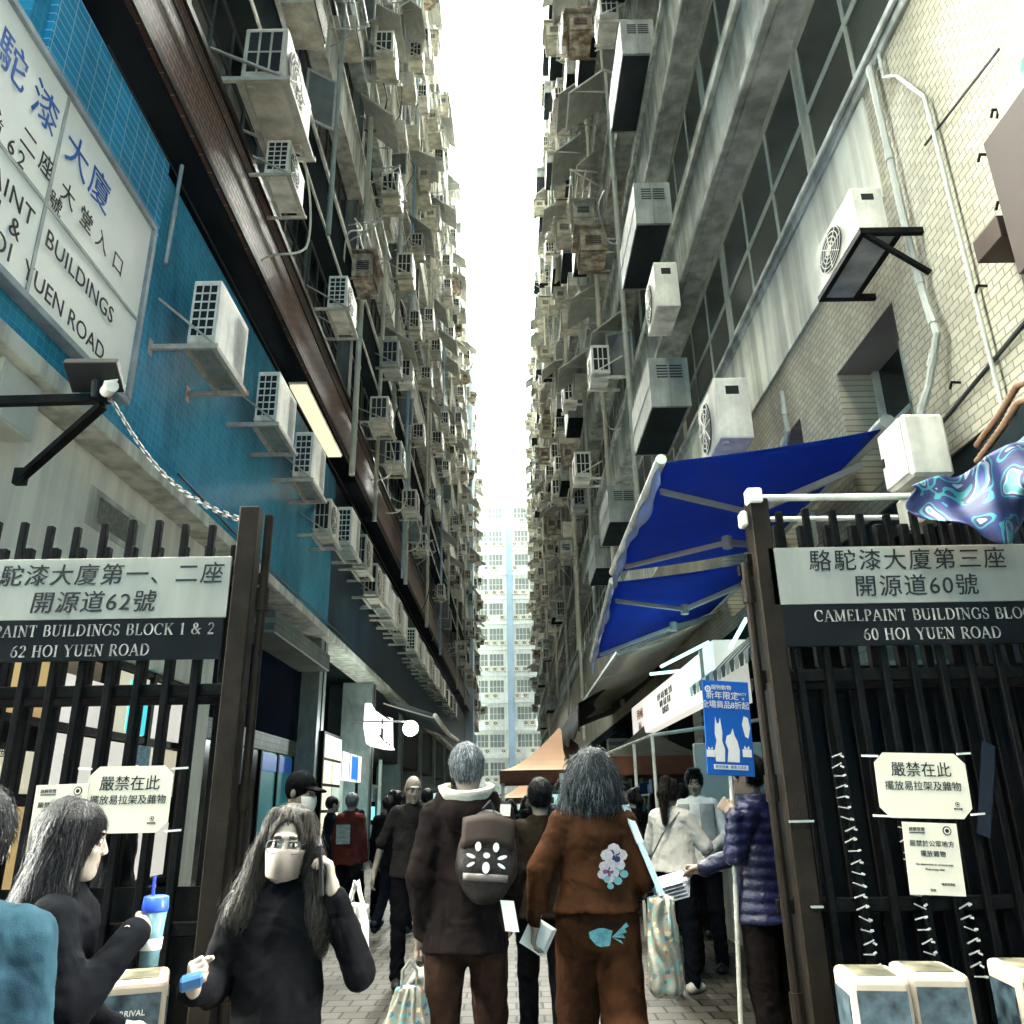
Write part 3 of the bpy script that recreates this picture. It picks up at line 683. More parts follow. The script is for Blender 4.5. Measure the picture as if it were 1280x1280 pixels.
for q in range(70):
    sd = rh.choice('WWE'); x = -3.45 if sd == 'W' else 2.5; sg = 1 if sd == 'W' else -1
    y = rh.uniform(8, 46); z = rh.uniform(11 if y > 14 else 12, 34); L = rh.uniform(.8, 2.6)
    hose([(x, y, z), (x+sg*rh.uniform(.05, .25), y+rh.uniform(-.3, .3), z-L*.4), (x-sg*.05, y+rh.uniform(-.5, .5), z-L*.8), (x-sg*.3, y+rh.uniform(-.6, .6), z-L)], rh.uniform(.013, .024), rh.choice((IVORYPIPE, PVC, BLACK)), 'thin drip hose hanging among the units of the %s block' % ('brown ledged' if sd == 'W' else 'cream tiled'))['group'] = 'drip hoses of the upper storeys'
# cables strung along the ledges
for i, (x, z, y0, y1) in enumerate(((-3.66, 9.95, 5, 60), (-3.9, 8.55, 6, 50), (-3.96, 5.2, 9, 50))):
    pts = [(x, y0+(y1-y0)*q/12, z+.05*math.sin(q*2.1+i)) for q in range(13)]
    b = MB(); b.tube(pts, .014, 6); tag(b.build('cable', BLACK), ('dark cable along the top of the brown ledge', 'dark cable under the brown ledge', 'dark cable along the foot of the blue tiles')[i], 'cable')
# cracks of dark mortar on render and wall plugs
# lamp under the ledge, its glow panel widened to imitate the lit underside
t = thing('batten_lamp', 'long lit fluorescent batten fixed under the brown ledge', 'lamp', (-3.95, 15.3, 9.0))
MB().box(-.17, .17, -1.7, 1.7, -.0, .03).build('tray', WHITEMET, t); MB().box(-.16, .16, -1.65, 1.65, -.05, -.001).build('tube', glow('lit underside glow', (1, .88, .6), .2), t)
# ---------------------------------------------------------------- gates
INK = mat('black sign ink', (.012, .012, .012), .6)
SILVER = mat('brushed steel sign plate', (.34, .32, .27), .42, metal=.35, var=.22, vscale=1.6, stretch=(2.5, 1, .5))
BLACKPLATE = mat('black sign plate', (.008, .008, .009), .35, var=.3, vscale=3, spec=.1)
WORN = mat('worn white letters', (.46, .44, .40), .5, var=.75, vscale=16)
PAPER = mat('laminated paper', (.74, .66, .53), .35, var=.08, vscale=3)
PAPERW = mat('white paper', (.74, .72, .66), .5)

def gate(name, label, x0, x1, post_x, lines, rows, back_row=True):
    t = thing(name, label, 'gate', ((x0+x1)/2, 4.0, 0))
    off = -Vector(t.location)
    def Q(b, n, m, bevel=0.0):
        o = b.build(n, m, t, bevel); o.location = off; return o
    s = 1 if post_x > 0 else -1           # opening side
    b = MB(); b.box(post_x-.05, post_x+.05, 3.95, 4.05, 0, 2.93)
    Q(b, 'post', BROWNSTEEL, .006)
    b = MB(); b.tube([(post_x-s*.085, 4.03, 0), (post_x-s*.085, 4.03, 2.9 if s < 0 else 2.6)], .022, 10)
    for z in (.6, 1.5, 2.45): b.tube([(post_x-s*.085, 4.03, z-.06), (post_x-s*.085, 4.03, z+.06)], .03, 10)
    Q(b, 'hinge_pipe', BROWNSTEEL)
    xs = np.arange(min(x0, x1)+.05, max(x0, x1)-.1, .14)
    for x in xs:
        if abs(x-post_x) < .09: continue
        b = MB(); b.box(x-.017, x+.017, 3.98, 4.014, .22, 2.86 + .02*math.sin(x*9)); Q(b, 'bar', DKSTEEL, .004)
    for x in xs[::1]:
        b = MB(); b.box(x+.03, x+.075, 4.20, 4.245, .2, 2.80 if s < 0 else 2.86); Q(b, 'back_bar', DKSTEEL, .004)
    for z in rows:
        b = MB(); b.box(x0, x1, 4.0145, 4.05, z-.03, z+.03); b.box(x0, x1, 4.17, 4.199, z-.05, z+.01); Q(b, 'rail', DKSTEEL, .004)
    return t, Q

# west gate
gw, Q = gate('metal_gate', 'dark barred gate leaf carrying the block one and two address plates', -2.85, -1.31, -1.345, None, (.25, .95, 2.0, 2.62))
b = MB(); b.box(-2.85, -1.41, 3.955, 3.97, 2.345, 2.66); pl = Q(b, 'steel_plate', SILVER, .002)
for (x, z) in ((-1.44, 2.63), (-1.44, 2.375)): pass
text('駱駝漆大廈第一、二座', .118, INK, pl, (-2.07, 3.951, 2.565), shear=.08, space=1.14)
text('開源道62號', .118, INK, pl, (-2.08, 3.951, 2.425), shear=.08, space=1.12)
b = MB(); b.box(-2.85, -1.42, 3.956, 3.972, 2.14, 2.3445); pl = Q(b, 'black_plate', BLACKPLATE, .002)
roman('CAMELPAINT BUILDINGS BLOCK 1 & 2', .056, WORN, pl, (-2.12, 3.951, 2.29))
roman('62 HOI YUEN ROAD', .056, WORN, pl, (-2.10, 3.951, 2.19))
b = MB(); b.box(-2.8, -1.42, 4.06, 4.075, .3, 1.12); Q(b, 'kick_sheet', DKSTEEL)

# east gate
ge, Q = gate('metal_gate', 'dark barred gate leaf with white top pipe and the block three address plates', 1.22, 2.88, 1.30, None, (.25, 1.0, 2.02, 2.62))
b = MB(); b.box(1.315, 2.87, 3.95, 3.966, 2.36, 2.655); pl = Q(b, 'steel_plate', SILVER, .002)
text('駱駝漆大廈第三座', .118, INK, pl, (2.01, 3.946, 2.575), shear=.08, space=1.14)
text('開源道60號', .118, INK, pl, (2.03, 3.946, 2.44), shear=.08, space=1.12)
b = MB(); b.box(1.32, 2.87, 3.951, 3.968, 2.15, 2.3595); pl = Q(b, 'black_plate', BLACKPLATE, .002)
roman('CAMELPAINT BUILDINGS BLOCK 3', .056, WORN, pl, (2.10, 3.946, 2.3))
roman('60 HOI YUEN ROAD', .056, WORN, pl, (2.07, 3.946, 2.205))
b = MB(); b.tube([(1.27, 3.97, 2.935), (2.1, 3.97, 2.93)], .018, 10); b.tube([(1.27, 4.1, 2.86), (2.08, 4.1, 2.86)], .014, 10); Q(b, 'top_pipe', WHITEMET)
b = MB(); b.box(1.24, 1.32, 3.93, 4.0, 2.9, 2.98); Q(b, 'pipe_clip', WHITEMET, .008); b = MB(); b.box(1.2, 1.235, 3.95, 4.02, 2.78, 2.86); Q(b, 'pipe_clip', WHITEMET, .008)
rng = random.Random(5)
for cx, z0, z1 in ((1.55, .72, 1.66), (1.80, .72, 1.33), (2.0, .72, 1.02)):
    z = z0
    while z < z1:
        b = MB(); dx = cx - .03*(z-.72) + rng.uniform(-.006, .006); a = rng.uniform(-.012, .012)
        b.bar((dx-.035, 3.955, z-a), (dx+.012, 3.952, z+a), .006, .005)
        b.bar((dx+.004, 3.95, z), (dx+.018, 3.945, z+rng.uniform(-.01, .012)), .008, .008)
        Q(b, 'tie_and_glint', mat('grey white glint', (.34, .34, .32), .5)); z += .046  # pale glints between the bars, built as small light-coloured marks
b = MB(); b.box(1.34, 2.86, 4.26, 4.275, .3, 2.1); Q(b, 'shade_sheet', mat('dark shade sheet', (.005, .007, .009), .7, spec=.05))  # solid dark sheet added so the space behind the bars goes black
b = MB(); b.obox((2.18, 3.955, 1.48), (.028, 0, -.012), (0, .004, 0), (.055, 0, .2)); Q(b, 'blue_strip', mat('dark blue plate', (.003, .006, .016), .4, var=.4, vscale=9))
b = MB(); b.box(1.25, 1.36, 3.93, 3.949, 1.35, 1.36); Q(b, 'latch', STEEL); b = MB(); b.box(1.30, 1.35, 3.925, 3.949, 1.0, 1.008); Q(b, 'latch', STEEL)

def notice(label, c, w, h, cut, lines, tilt=0.0, skew=0.0, mt=PAPER, cat='notice'):
    t = thing('paper_notice', label, cat, c); t.rotation_euler = (0, tilt, 0)
    k = cut
    pts = [(-w/2+k, 0, h/2), (w/2-k, 0, h/2), (w/2, 0, h/2-k), (w/2, 0, -h/2+k), (w/2-k, 0, -h/2), (-w/2+k, 0, -h/2), (-w/2, 0, -h/2+k), (-w/2, 0, h/2-k)]
    if cut == 0: pts = [(-w/2, 0, h/2), (w/2, 0, h/2), (w/2, 0, -h/2), (-w/2, 0, -h/2)]
    MB().poly(pts, (0, 1, 0), .004).build('sheet', mt, t)
    for body, sz, x, z, sp in lines:
        if body.startswith('*'):
            MB().disc((x, -.002, z), (0, -1, 0), sz, 16).build('emblem', INK, t); MB().disc((x, -.0035, z), (0, -1, 0), sz*.75, 16, r0=sz*.45).build('emblem_ring', mt, t)
        elif body.startswith('_'): MB().box(x-sz, x+sz, -.003, -.001, z-.002, z+.002).build('rule', INK, t)
        else: text(body, sz, INK, t, (x, -.002, z), ext=.0008, space=sp)
    return t
notice('cream octagonal paper notice with two lines of large writing on the east gate', (1.885, 3.94, 1.50), .42, .285, .045,
       [('嚴禁在此', .07, 0, .065, 1.0), ('擺放易拉架及雜物', .044, 0, -.005, 1.0), ('*', .011, .145, -.08, 1), ('物業管理', .010, .145, -.1, 1)], R(2))
notice('small cream upright notice below the octagonal one on the east gate', (1.875, 3.94, 1.19), .245, .30, 0,
       [('啟勝管理', .018, -.06, .12, 1), ('_', .035, -.06, .106, 1), ('*', .02, .075, .118, 1), ('嚴禁於公眾地方', .028, 0, .06, 1.05), ('擺放雜物', .028, 0, .018, 1.05), ('No obstruction at common area', .0125, 0, -.025, 1), ('Please keep clear', .0125, 0, -.045, 1), ('物業管理處', .012, .05, -.105, 1), ('敬啟', .012, -.02, -.13, 1)], R(3))
notice('cream octagonal paper notice tied to the west gate behind the dark haired woman', (-1.765, 3.94, 1.50), .39, .29, .045,
       [('嚴禁在此', .07, 0, .065, 1.0), ('擺放易拉架及雜物', .044, 0, -.005, 1.0), ('*', .011, .12, -.085, 1), ('物業管理', .010, .12, -.105, 1)], R(0))
notice('small upright notice half hidden beside the octagonal one on the west gate', (-2.07, 3.935, 1.42), .24, .30, 0,
       [('啟勝管理', .018, -.06, .12, 1), ('_', .035, -.06, .106, 1), ('*', .02, .075, .118, 1), ('嚴禁於公眾地方', .028, 0, .06, 1.05), ('擺放雜物', .028, 0, .018, 1.05)], R(-1))
# ties of the notices
for i, (x, z, d) in enumerate(((1.70, 1.632, -1), (2.07, 1.635, 1), (1.71, 1.37, -1), (2.08, 1.37, 1), (-1.95, 1.635, -1), (-1.58, 1.63, 1), (-1.95, 1.365, -1), (-1.58, 1.36, 1))):
    b = MB(); b.bar((x, 3.938, z), (x+.07*d, 3.955, z+.004), .009, .009)
    tag(b.build('tie_and_glint', PAPERW), 'white cable tie at a corner of the octagonal notice on the %s gate' % ('east' if i < 4 else 'west'), 'cable tie', 'ties of the notices')

# ---------------------------------------------------------------- big address sign on the blue wall
t = thing('address_sign', 'large framed white address sign with blue and black lettering on the blue tiles', 'sign', (-3.96, 5.6, 6.45))
def SG(b, n, m, bevel=0): o = b.build(n, m, t, bevel); o.location = -Vector(t.location); return o
BOARD = mat('white sign board', (.90, .87, .78), .5, spec=.1, var=.06, vscale=2)
b = MB(); b.box(-3.99, -3.90, 4.0, 7.38, 5.42, 7.50); brd = SG(b, 'board', BOARD)
b = MB(); b.box(-3.99, -3.86, 3.96, 7.44, 7.502, 7.57); b.box(-3.99, -3.86, 3.96, 7.44, 5.35, 5.418); b.box(-3.99, -3.86, 7.381, 7.45, 5.42, 7.5); SG(b, 'frame', mat('sign frame metal', (.30, .36, .38), .4, metal=.3, var=.3, vscale=5), .006)
b = MB(); b.box(-3.899, -3.888, 5.58, 5.62, 5.42, 7.5); b.box(-3.899, -3.890, 4.0, 5.579, 6.31, 6.345); b.box(-3.899, -3.890, 5.621, 7.38, 6.31, 6.345); SG(b, 'seam', FRAME)
BLUEINK = mat('blue sign ink', (.02, .10, .36), .4); RX = (R(90), 0, R(90))
def ST_(body, sz, m, y, z, **k): o = text(body, sz, m, brd, (-3.893, y, z), RX, **k); return o
for ch, y in zip('駱駝漆大廈', (4.36, 4.86, 5.34, 5.88, 6.30)): ST_(ch, .40, BLUEINK, y, 7.07)
for ch, y in zip('第一、二座大堂入口', (4.35, 4.62, 4.92, 5.24, 5.51, 5.86, 6.19, 6.49, 6.83)): ST_(ch, .235, INK, y, 6.62)
for ch, y in zip('開源道62號', (4.3, 4.57, 4.84, 5.06, 5.2, 5.72)): ST_(ch, .2, INK, y, 6.41)
ST_('CAMELPAINT', .24, INK, 5.50, 6.05, align='RIGHT', space=1.1); ST_('BUILDINGS', .24, INK, 5.68, 6.05, align='LEFT', space=1.04)
ST_('BLOCK 1 &', .24, INK, 5.38, 5.82, align='RIGHT', space=1.1)
ST_('62 HOI', .24, INK, 5.34, 5.59, align='RIGHT', space=1.1); ST_('YUEN ROAD', .24, INK, 5.50, 5.60, align='LEFT', space=1.0)
# blue box above the sign
b = MB(); b.box(-3.999, -3.93, 5.25, 7.62, 7.60, 8.62); tag(b.build('blue_box', BLUETILE2, bevel=.008), 'bright blue tiled panel box above the large address sign', 'panel')
pipe([(-3.86, 7.72, 7.3), (-3.84, 7.72, 8.7)], .025, STEEL, 'short slanting steel pole beside the corner of the blue box', name='pole')
# ---------------------------------------------------------------- bits on the white wall
t = thing('floodlight', 'black square floodlight with security camera on a long steel arm', 'floodlight', (-3.0, 5.0, 4.2))
def FL(b, n, m, bevel=0): o = b.build(n, m, t, bevel); o.location = -Vector(t.location); return o
b = MB(); b.bar((-4.3, 5.02, 4.12), (-2.74, 5.0, 4.13), .06, .06); b.bar((-3.5, 5.4, 3.72), (-2.78, 5.0, 4.08), .06, .05); b.box(-3.54, -3.46, 5.36, 5.42, 3.66, 3.78); FL(b, 'arm', DKSTEEL)
b = MB(); b.obox((-2.83, 4.93, 4.27), (.17, .02, .01), (-.02, .12, -.05), (0, .012, .025)); b.tube([(-2.83, 4.98, 4.13), (-2.83, 4.95, 4.26)], .03); FL(b, 'lamp_head', BLACK, .006)
b = MB(); b.tube([(-2.72, 4.9, 4.13), (-2.60, 4.75, 4.09)], .04, 12); b.obox((-2.66, 4.82, 4.14), (.05, -.01, 0), (.05, -.08, -.015), (0, 0, .004)); FL(b, 'security_camera', WHITEMET)
b = MB()
pts = [Vector((-2.66, 4.9, 4.05)).lerp(Vector((-1.36, 4.02, 2.86)), q/34) - Vector((0, 0, .16*math.sin(math.pi*q/34))) for q in range(35)]
for i in range(34):
    a, c = pts[i], pts[i+1]; d = (c-a).normalized(); sd = d.cross(Vector((0, 0, 1))).normalized()*.014
    if i % 2: sd = Vector((0, 0, .014))
    m_ = (a+c)/2; L = (c-a).length*.66
    b.tube([m_-d*L-sd*.2, m_-d*L*.7+sd, m_+d*L*.7+sd, m_+d*L, m_+d*L*.7-sd, m_-d*L*.7-sd, m_-d*L], .004, 5)
tag(b.build('chain', mat('dull chain steel', (.12, .12, .11), .5, metal=.5)), 'sagging steel chain from the floodlight arm down to the west gate post', 'chain')
b = MB(); b.box(-4.29, -4.06, 5.75, 6.3, 4.42, 4.93); b.box(-4.059, -4.05, 5.77, 6.28, 4.44, 4.91)
tag(b.build('junction_box', mat('pale metal cabinet', (.55, .56, .5), .5, var=.15, vscale=3), bevel=.015), 'pale metal junction box high on the white wall under the address sign', 'junction box')
pipe([(-4.26, 6.0, 4.42), (-4.26, 6.0, 3.0), (-4.24, 6.0, 2.6)], .022, PVC, 'thin conduit dropping from the pale junction box down the white wall', name='conduit')
b = MB(); b.box(-4.299, -4.285, 7.75, 9.05, 4.2, 4.62, 0); b.box(-4.284, -4.27, 7.95, 8.85, 4.27, 4.55, 1)
tag(b.build('plaque', [CREAM, mat('weathered bronze', (.22, .22, .18), .5, var=.5, vscale=14)]), 'weathered bronze plaque in a shallow panel on the white wall', 'plaque')
# notice window behind the west gate
t = thing('notice_window', 'shop window behind the west gate covered with backlit cream papers', 'window', (-4.4, 8.4, 1.6))
def NW(b, n, m, bevel=0): o = b.build(n, m, t, bevel); o.location = -Vector(t.location); return o
b = MB()
for z in (.6, 1.52, 2.2, 2.98): b.box(-4.5, -4.4, 5.7, 11.25, z, z+.07)
for y in np.arange(5.7, 11.3, 1.1): b.box(-4.51, -4.39, y, y+.08, .5, 3.04)
NW(b, 'frame', DKSTEEL)
rng = random.Random(3); PL = [glow('backlit cream paper', (1, .86, .62), .10), glow('backlit white paper', (1, .93, .8), .125), glow('backlit amber paper', (.95, .6, .24), .08)]
for y in np.arange(5.8, 11.2, 1.1):
    for z0, z1 in ((.68, 1.5), (1.6, 2.18), (2.28, 2.96)):
        if rng.random() < .93:
            b = MB(); b.box(-4.47, -4.45, y+rng.uniform(0, .1), y+1.0, z0+.01, z1-rng.choice((0, 0, .2))); p = NW(b, 'paper', PL[rng.choice((0, 1, 1, 2))])
            if rng.random() < .6:
                q = text('通告', .14, INK, p, (-4.447, y+.5, z1-.22), (R(90), 0, R(90)))
b = MB(); b.box(-4.445, -4.435, 9.6, 10.2, 2.3, 2.9); NW(b, 'poster', glow('cyan poster', (.1, .75, .8), .18))
for z in (1.95, 1.7):
    b = MB(); b.box(-4.36, -4.352, 9.75, 10.15, z, z+.22); NW(b, 'poster', mat('blue leaflet', (.1, .4, .6), .5, var=.7, vscale=18))

# ---------------------------------------------------------------- west shops
def shop(label, y0, y1, doorglow=None):
    t = thing('shopfront', label, 'shopfront', (-4.4, (y0+y1)/2, 0))
    def SH(b, n, m, bevel=0): o = b.build(n, m, t, bevel); o.location = -Vector(t.location); return o
    return t, SH
t, SH = shop('dark shopfront with tall tinted panes and a grey signboard beam over it', 12, 17.5)
b = MB(); b.box(-4.6, -4.5, 11.85, 17.55, 2.75, 4.9); SH(b, 'upper_panel', mat('dark blue panel', (.006, .010, .02), .6, var=.3, vscale=1, spec=0))
b = MB(); b.box(-4.59, -4.5, 11.85, 17.55, 2.45, 2.745); SH(b, 'transom', GREYTILE)
for q in range(5):
    b = MB(); y = 11.9+q*1.13; b.box(-4.58, -4.56, y+.06, y+1.07, .1, 2.44); SH(b, 'pane', glow('teal lit shop glass', (.03, .22, .25), .055) if q in (1, 3, 4) else GLASS)
b = MB()
for q in range(6): y = 11.9+q*1.12; b.box(-4.6, -4.52, y-.035, y+.035, 0, 2.449)
SH(b, 'frame', DKSTEEL)
for q in (1, 3, 4):
    b = MB(); y = 11.9+q*1.13; b.box(-4.555, -4.54, y+.1, y+1.03, 2.1, 2.4); SH(b, 'blue_strip', glow('blue shop strip', (.02, .12, .5), .06))
b = MB(); b.box(-4.5, -3.85, 13.1, 17.3, 4.15, 4.5); tag(b.build('signboard_beam', GREYTILE, bevel=.02), 'long grey signboard box jutting out above the dark shopfront', 'signboard')
# notice board on the pillar
t = thing('notice_board', 'tall narrow board of eight backlit cream panels on the marble pillar', 'notice board', (-4.06, 18.9, 1.9))
b = MB(); b.box(-.05, .04, -.95, .95, -1.1, 1.1); b.build('frame', DKSTEEL, t, .01)
for iy in (0, 1):
    for iz in range(4):
        MB().box(.041, .055, -.86+.9*iy, -.05+.9*iy, -1.03+.53*iz, -.56+.53*iz).build('panel', glow('cream lit panel', (1, .86, .62), .14) if (iy, iz) != (1, 1) else glow('dim lit panel', (.5, .6, .5), .07), t)
# bright shop
t, SH = shop('brightly lit small shop with striped awning board and glass fridge', 20.4, 28)
b = MB(); b.box(-5.5, -5.4, 19, 28, .1, 2.9); SH(b, 'back_wall', glow('glowing shop wall', (.55, .9, .9), .34))  # shop lighting put into the wall as its own glow
b = MB(); b.box(-4.45, -4.35, 20.4, 25.6, 2.1, 2.8); SH(b, 'sign_panel', glow('cream shop sign', (1, .93, .78), .2))
for q in range(5): b = MB(); b.box(-4.349, -4.34, 20.5+q*1.05, 20.55+q*1.05, 2.1, 2.8); SH(b, 'sign_stripe', DKSTEEL)
b = MB(); b.box(-4.348, -4.33, 22.9, 23.8, 2.15, 2.75); SH(b, 'blue_sign', glow('blue sign square', (.02, .14, .7), .3))
for q, (y, m) in enumerate(((20.8, 'a'), (22.2, 'b'), (24.4, 'c'), (26.1, 'd'))):
    b = MB(); b.box(-4.5, -4.42, y, y+.09, 0, 2.1); SH(b, 'door_frame', WHITEMET)
for q in range(9):
    b = MB(); y = 25.7+(q % 3)*.75; z = .5+.55*(q//3); b.box(-4.6, -4.45, y, y+.55, z, z+.4); SH(b, 'shelf_goods', glow('glowing cyan goods', (.2, .7, .75), .3) if q % 2 else mat('pale goods', (.4, .5, .5), .5, var=.7, vscale=8))  # cyan pieces glow themselves, shop light put into their colour
b = MB(); b.box(-4.55, -4.40, 25.6, 28, 2.0, 2.1); b.box(-4.4, -4.3, 27.9, 28.0, 0, 3.6); SH(b, 'white_post', WHITEMET)
# illuminated bowl shaped sign
t = thing('shop_sign', 'glowing white box sign with dark strokes above the bright shop', 'sign', (-3.95, 24.3, 3.65))
pts = [(0, -2.0, .42), (0, -1.2, .30), (0, .3, .33), (0, 2.2, .42), (0, 2.5, -.42), (0, 2.9, -.5), (0, 1.6, -.56), (0, -.8, -.62), (0, -1.55, -.6), (0, -2.1, -.2)]
MB().poly(pts, (1, 0, 0), .16).build('light_box', glow('white sign light', (1, .96, .86), .5), t)
b = MB(); b.box(.161, .175, -.12, .22, -.34, -.06); b.box(.161, .175, -.12, .22, .06, .2); b.poly([(.163, -.5, -.30), (.163, .6, -.42), (.163, .5, -.34), (.163, -.3, -.25)]); b.box(.161, .17, .9, 1.2, -.42, -.37); b.box(.161, .17, 1.4, 1.8, -.43, -.38); b.box(.1605, .165, -.6, 1.6, .30, .36); b.build('strokes', INK, t)
# rolled awning and bulb
t = thing('shop_awning', 'half rolled dark green awning with pale front roll over the bright shop', 'awning', (-4, 24, 4.5))
AWG = mat('dark green canvas', (.05, .08, .075), .7, var=.4, vscale=2)
def ag(u, v): return (.15+1.55*v, 1.0+10*u, .05-.55*v-.12*math.sin(u*math.pi))
MB().grid(ag, 12, 4).build('canvas', AWG, t, solid=.015, smooth=True)
b = MB(); b.tube([(1.7, .9, -.52), (1.72, 6, -.66), (1.7, 11.1, -.5)], .07, 10); b.build('front_roll', WHITEMET2, t, smooth=True)
MB().tube([(.1, 1.2, -.1), (1.6, 1.2, -.55)], .025).build('arm', STEEL, t); MB().tube([(.1, 10.6, -.1), (1.6, 10.6, -.55)], .025).build('arm', STEEL, t)
t = thing('bare_bulb', 'glowing round bulb hanging on a rod beside the shop sign', 'lamp', (-2.55, 21.0, 3.28))
me = bmesh.new(); bmesh.ops.create_uvsphere(me, u_segments=16, v_segments=12, radius=.19)  # radius enlarged to take in the glare around the bulb
mm = bpy.data.meshes.new('globe'); me.to_mesh(mm); me.free(); mm.materials.append(glow('bulb glow', (1, .97, .88), 9)); o = bpy.data.objects.new('globe', mm); COL.objects.link(o); o.parent = t
MB().tube([(-1.5, 0, .2), (-.1, 0, .17), (0, 0, .14)], .02).build('rod', STEEL, t)
_l = bpy.data.lights.new('bulb_light', 'POINT'); _l.energy = 90; _l.color = (.85, 1, .95); _l.shadow_soft_size = .15
lo = bpy.data.objects.new('bulb_light', _l); COL.objects.link(lo); lo.parent = t; lo.location = (.25, -.1, -.05)

# ---------------------------------------------------------------- east side: awnings, boxes, signs
CANV = mat('royal blue canvas', (.009, .036, .24), .85, var=.2, vscale=2.5, bump=.2, bscale=200, spec=.05); translucent(CANV, (.03, .085, .36), .38)
CANVL = mat('pale blue valance', (.16, .20, .40), .7, var=.3, vscale=6)
ARM = mat('awning arm aluminium', (.34, .35, .33), .5)
def awning(label, y0, y1, zb, zf0, zf1, xf0=1.14, xf1=1.14):
    t = thing('blue_awning', label, 'awning', (2.85, (y0+y1)/2, zb)); off = -Vector(t.location)
    def A(b, n, m, bevel=0, smooth=False, solid=0): o = b.build(n, m, t, bevel, smooth, solid=solid); o.location = off; return o
    def cg(u, v):
        y = y0+(y1-y0)*u; xf = xf0+(xf1-xf0)*u; zf = zf0+(zf1-zf0)*u
        return (2.84+(xf-2.84)*v, y, zb+(zf-zb)*v - .02*math.sin(v*math.pi) + .004*math.sin(u*40)*v)
    A(MB().grid(cg, 24, 12), 'canvas', CANV, smooth=True, solid=.006)
    def vg(u, v): p = cg(u, 1); return (p[0]-.03-.015*math.sin(u*25), p[1], p[2]-(.17+.05*math.sin(u*9))*v)
    A(MB().grid(vg, 24, 3), 'valance', CANVL, smooth=True, solid=.004)
    f0, f1 = cg(0, 1), cg(1, 1)
    b = MB(); b.tube([(f0[0]-.02, f0[1]-.06, f0[2]), (f1[0]-.02, f1[1]+.02, f1[2])], .04, 12); A(b, 'front_bar', WHITEMET, smooth=False)
    for u, d in ((.14, 1), (.86, -1)):
        p = cg(u, .97); s_ = cg(u, .03); m_ = cg(u+.22*d, .5)
        a0 = Vector((2.8, s_[1], s_[2]-.12)); a1 = Vector((m_[0]+.1, m_[1], m_[2]-.13)); a2 = Vector((p[0], p[1], p[2]-.07))
        b = MB(); b.bar(a0, a1, .035, .06); b.bar(a1, a2, .03, .05); b.tube([a1-Vector((0, 0, .06)), a1+Vector((0, 0, .06))], .05, 10); A(b, 'folding_arm', ARM, .006)
    b = MB(); b.tube([(2.83, y0-.05, zb+.03), (2.83, y1+.05, zb+.03)], .06, 12); A(b, 'roller', ARM)
    return t
awning('large royal blue fabric awning nearest the gate, on folding arms', 5.5, 8.5, 4.05, 3.80, 3.80)
awning('second royal blue awning dipping down behind the large one', 8.62, 11.2, 3.95, 3.72, 3.30)
# white electrical box
t = thing('junction_box', 'white metal electrical box with a smaller box on the tiles above the east gate', 'junction box', (2.60, 4.76, 3.52))
MB().box(-.13, .14, -.17, .17, -.22, .20).build('cabinet', WHITEMET, t, .02); MB().box(-.145, -.131, -.15, .15, -.20, .18).build('door', WHITEMET, t, .006)
MB().box(-.03, .13, -.05, .3, -.45, -.225).build('lower_box', WHITEMET2, t, .015)
MB().obox((-.148, .12, -.02), (.006, 0, 0), (0, .015, 0), (0, 0, .03)).build('handle', BLACK, t)
# brown channel frame near the frame edge
t = thing('sign_frame', 'brown steel channel frame with a green and white panel bolted to the tiles', 'sign', (2.84, 3.45, 4.42))
BRN = mat('brown channel steel', (.04, .027, .02), .6, var=.3, vscale=5)
MB().box(-.15, .18, .18, .42, -.12, .02).build('bracket', BRN, t, .004)
MB().box(-.12, .02, -.45, .16, -.55, .24).build('channel', BRN, t, .004); MB().box(-.25, -.125, -.6, -.0, -.5, .34).build('channel', mat('light brown steel', (.03, .022, .018), .6), t, .004)
MB().box(-.16, -.13, -.75, -.05, .05, .6).build('panel', mat('green and cream panel', (.5, .46, .36), .5, var=.9, vscale=2.2, col2=(.02, .10, .07)), t, .004)
# flexible brown hoses
BHOSE = mat('tan flexible hose', (.17, .10, .06), .55, var=.3, vscale=10)
b = MB()
for q, (dz, dx) in enumerate(((0, 0), (-.10, -.02))):
    pts = [(2.72+dx, 4.3, 3.36+dz), (2.7+dx, 4.0, 3.42+dz), (2.66+dx, 3.75, 3.46+dz), (2.64+dx, 3.64, 3.42+dz), (2.64+dx, 3.6, 3.3+dz)]
    out = []
    for i in range(len(pts)-1):
        for k in range(14): out.append(Vector(pts[i]).lerp(Vector(pts[i+1]), k/14))
    b.tube(out, [.018+.003*(k % 2) for k in range(len(out))], 10)
tag(b.build('flexible_hose', BHOSE, smooth=True), 'pair of tan ribbed hoses bending along the tiles above the patterned cloth', 'hose')
# wall screws on the tiles
b = MB(); rng = random.Random(8)
for q in range(14):
    y = rng.uniform(3.3, 4.6); z = rng.uniform(3.6, 5.2); b.bar((2.9, y, z), (2.84, y+.01, z+.01), .012); b.bar((2.84, y, z), (2.84, y+.03, z-.03), .012)
tag(b.build('wall_hooks', DKSTEEL), 'scatter of small dark hooks left in the cream tiles', 'hooks', kind='stuff')
tag(MB().bar((2.87, 3.2, 4.0), (2.87, 5.0, 3.75), .02).build('cable', BLACK), 'thick dark cable clipped low across the cream tiles', 'cable'); tag(MB().bar((2.87, 3.5, 5.5), (2.87, 4.35, 5.62), .012).build('cable', BLACK), 'thin dark cable clipped high on the cream tiles', 'cable')
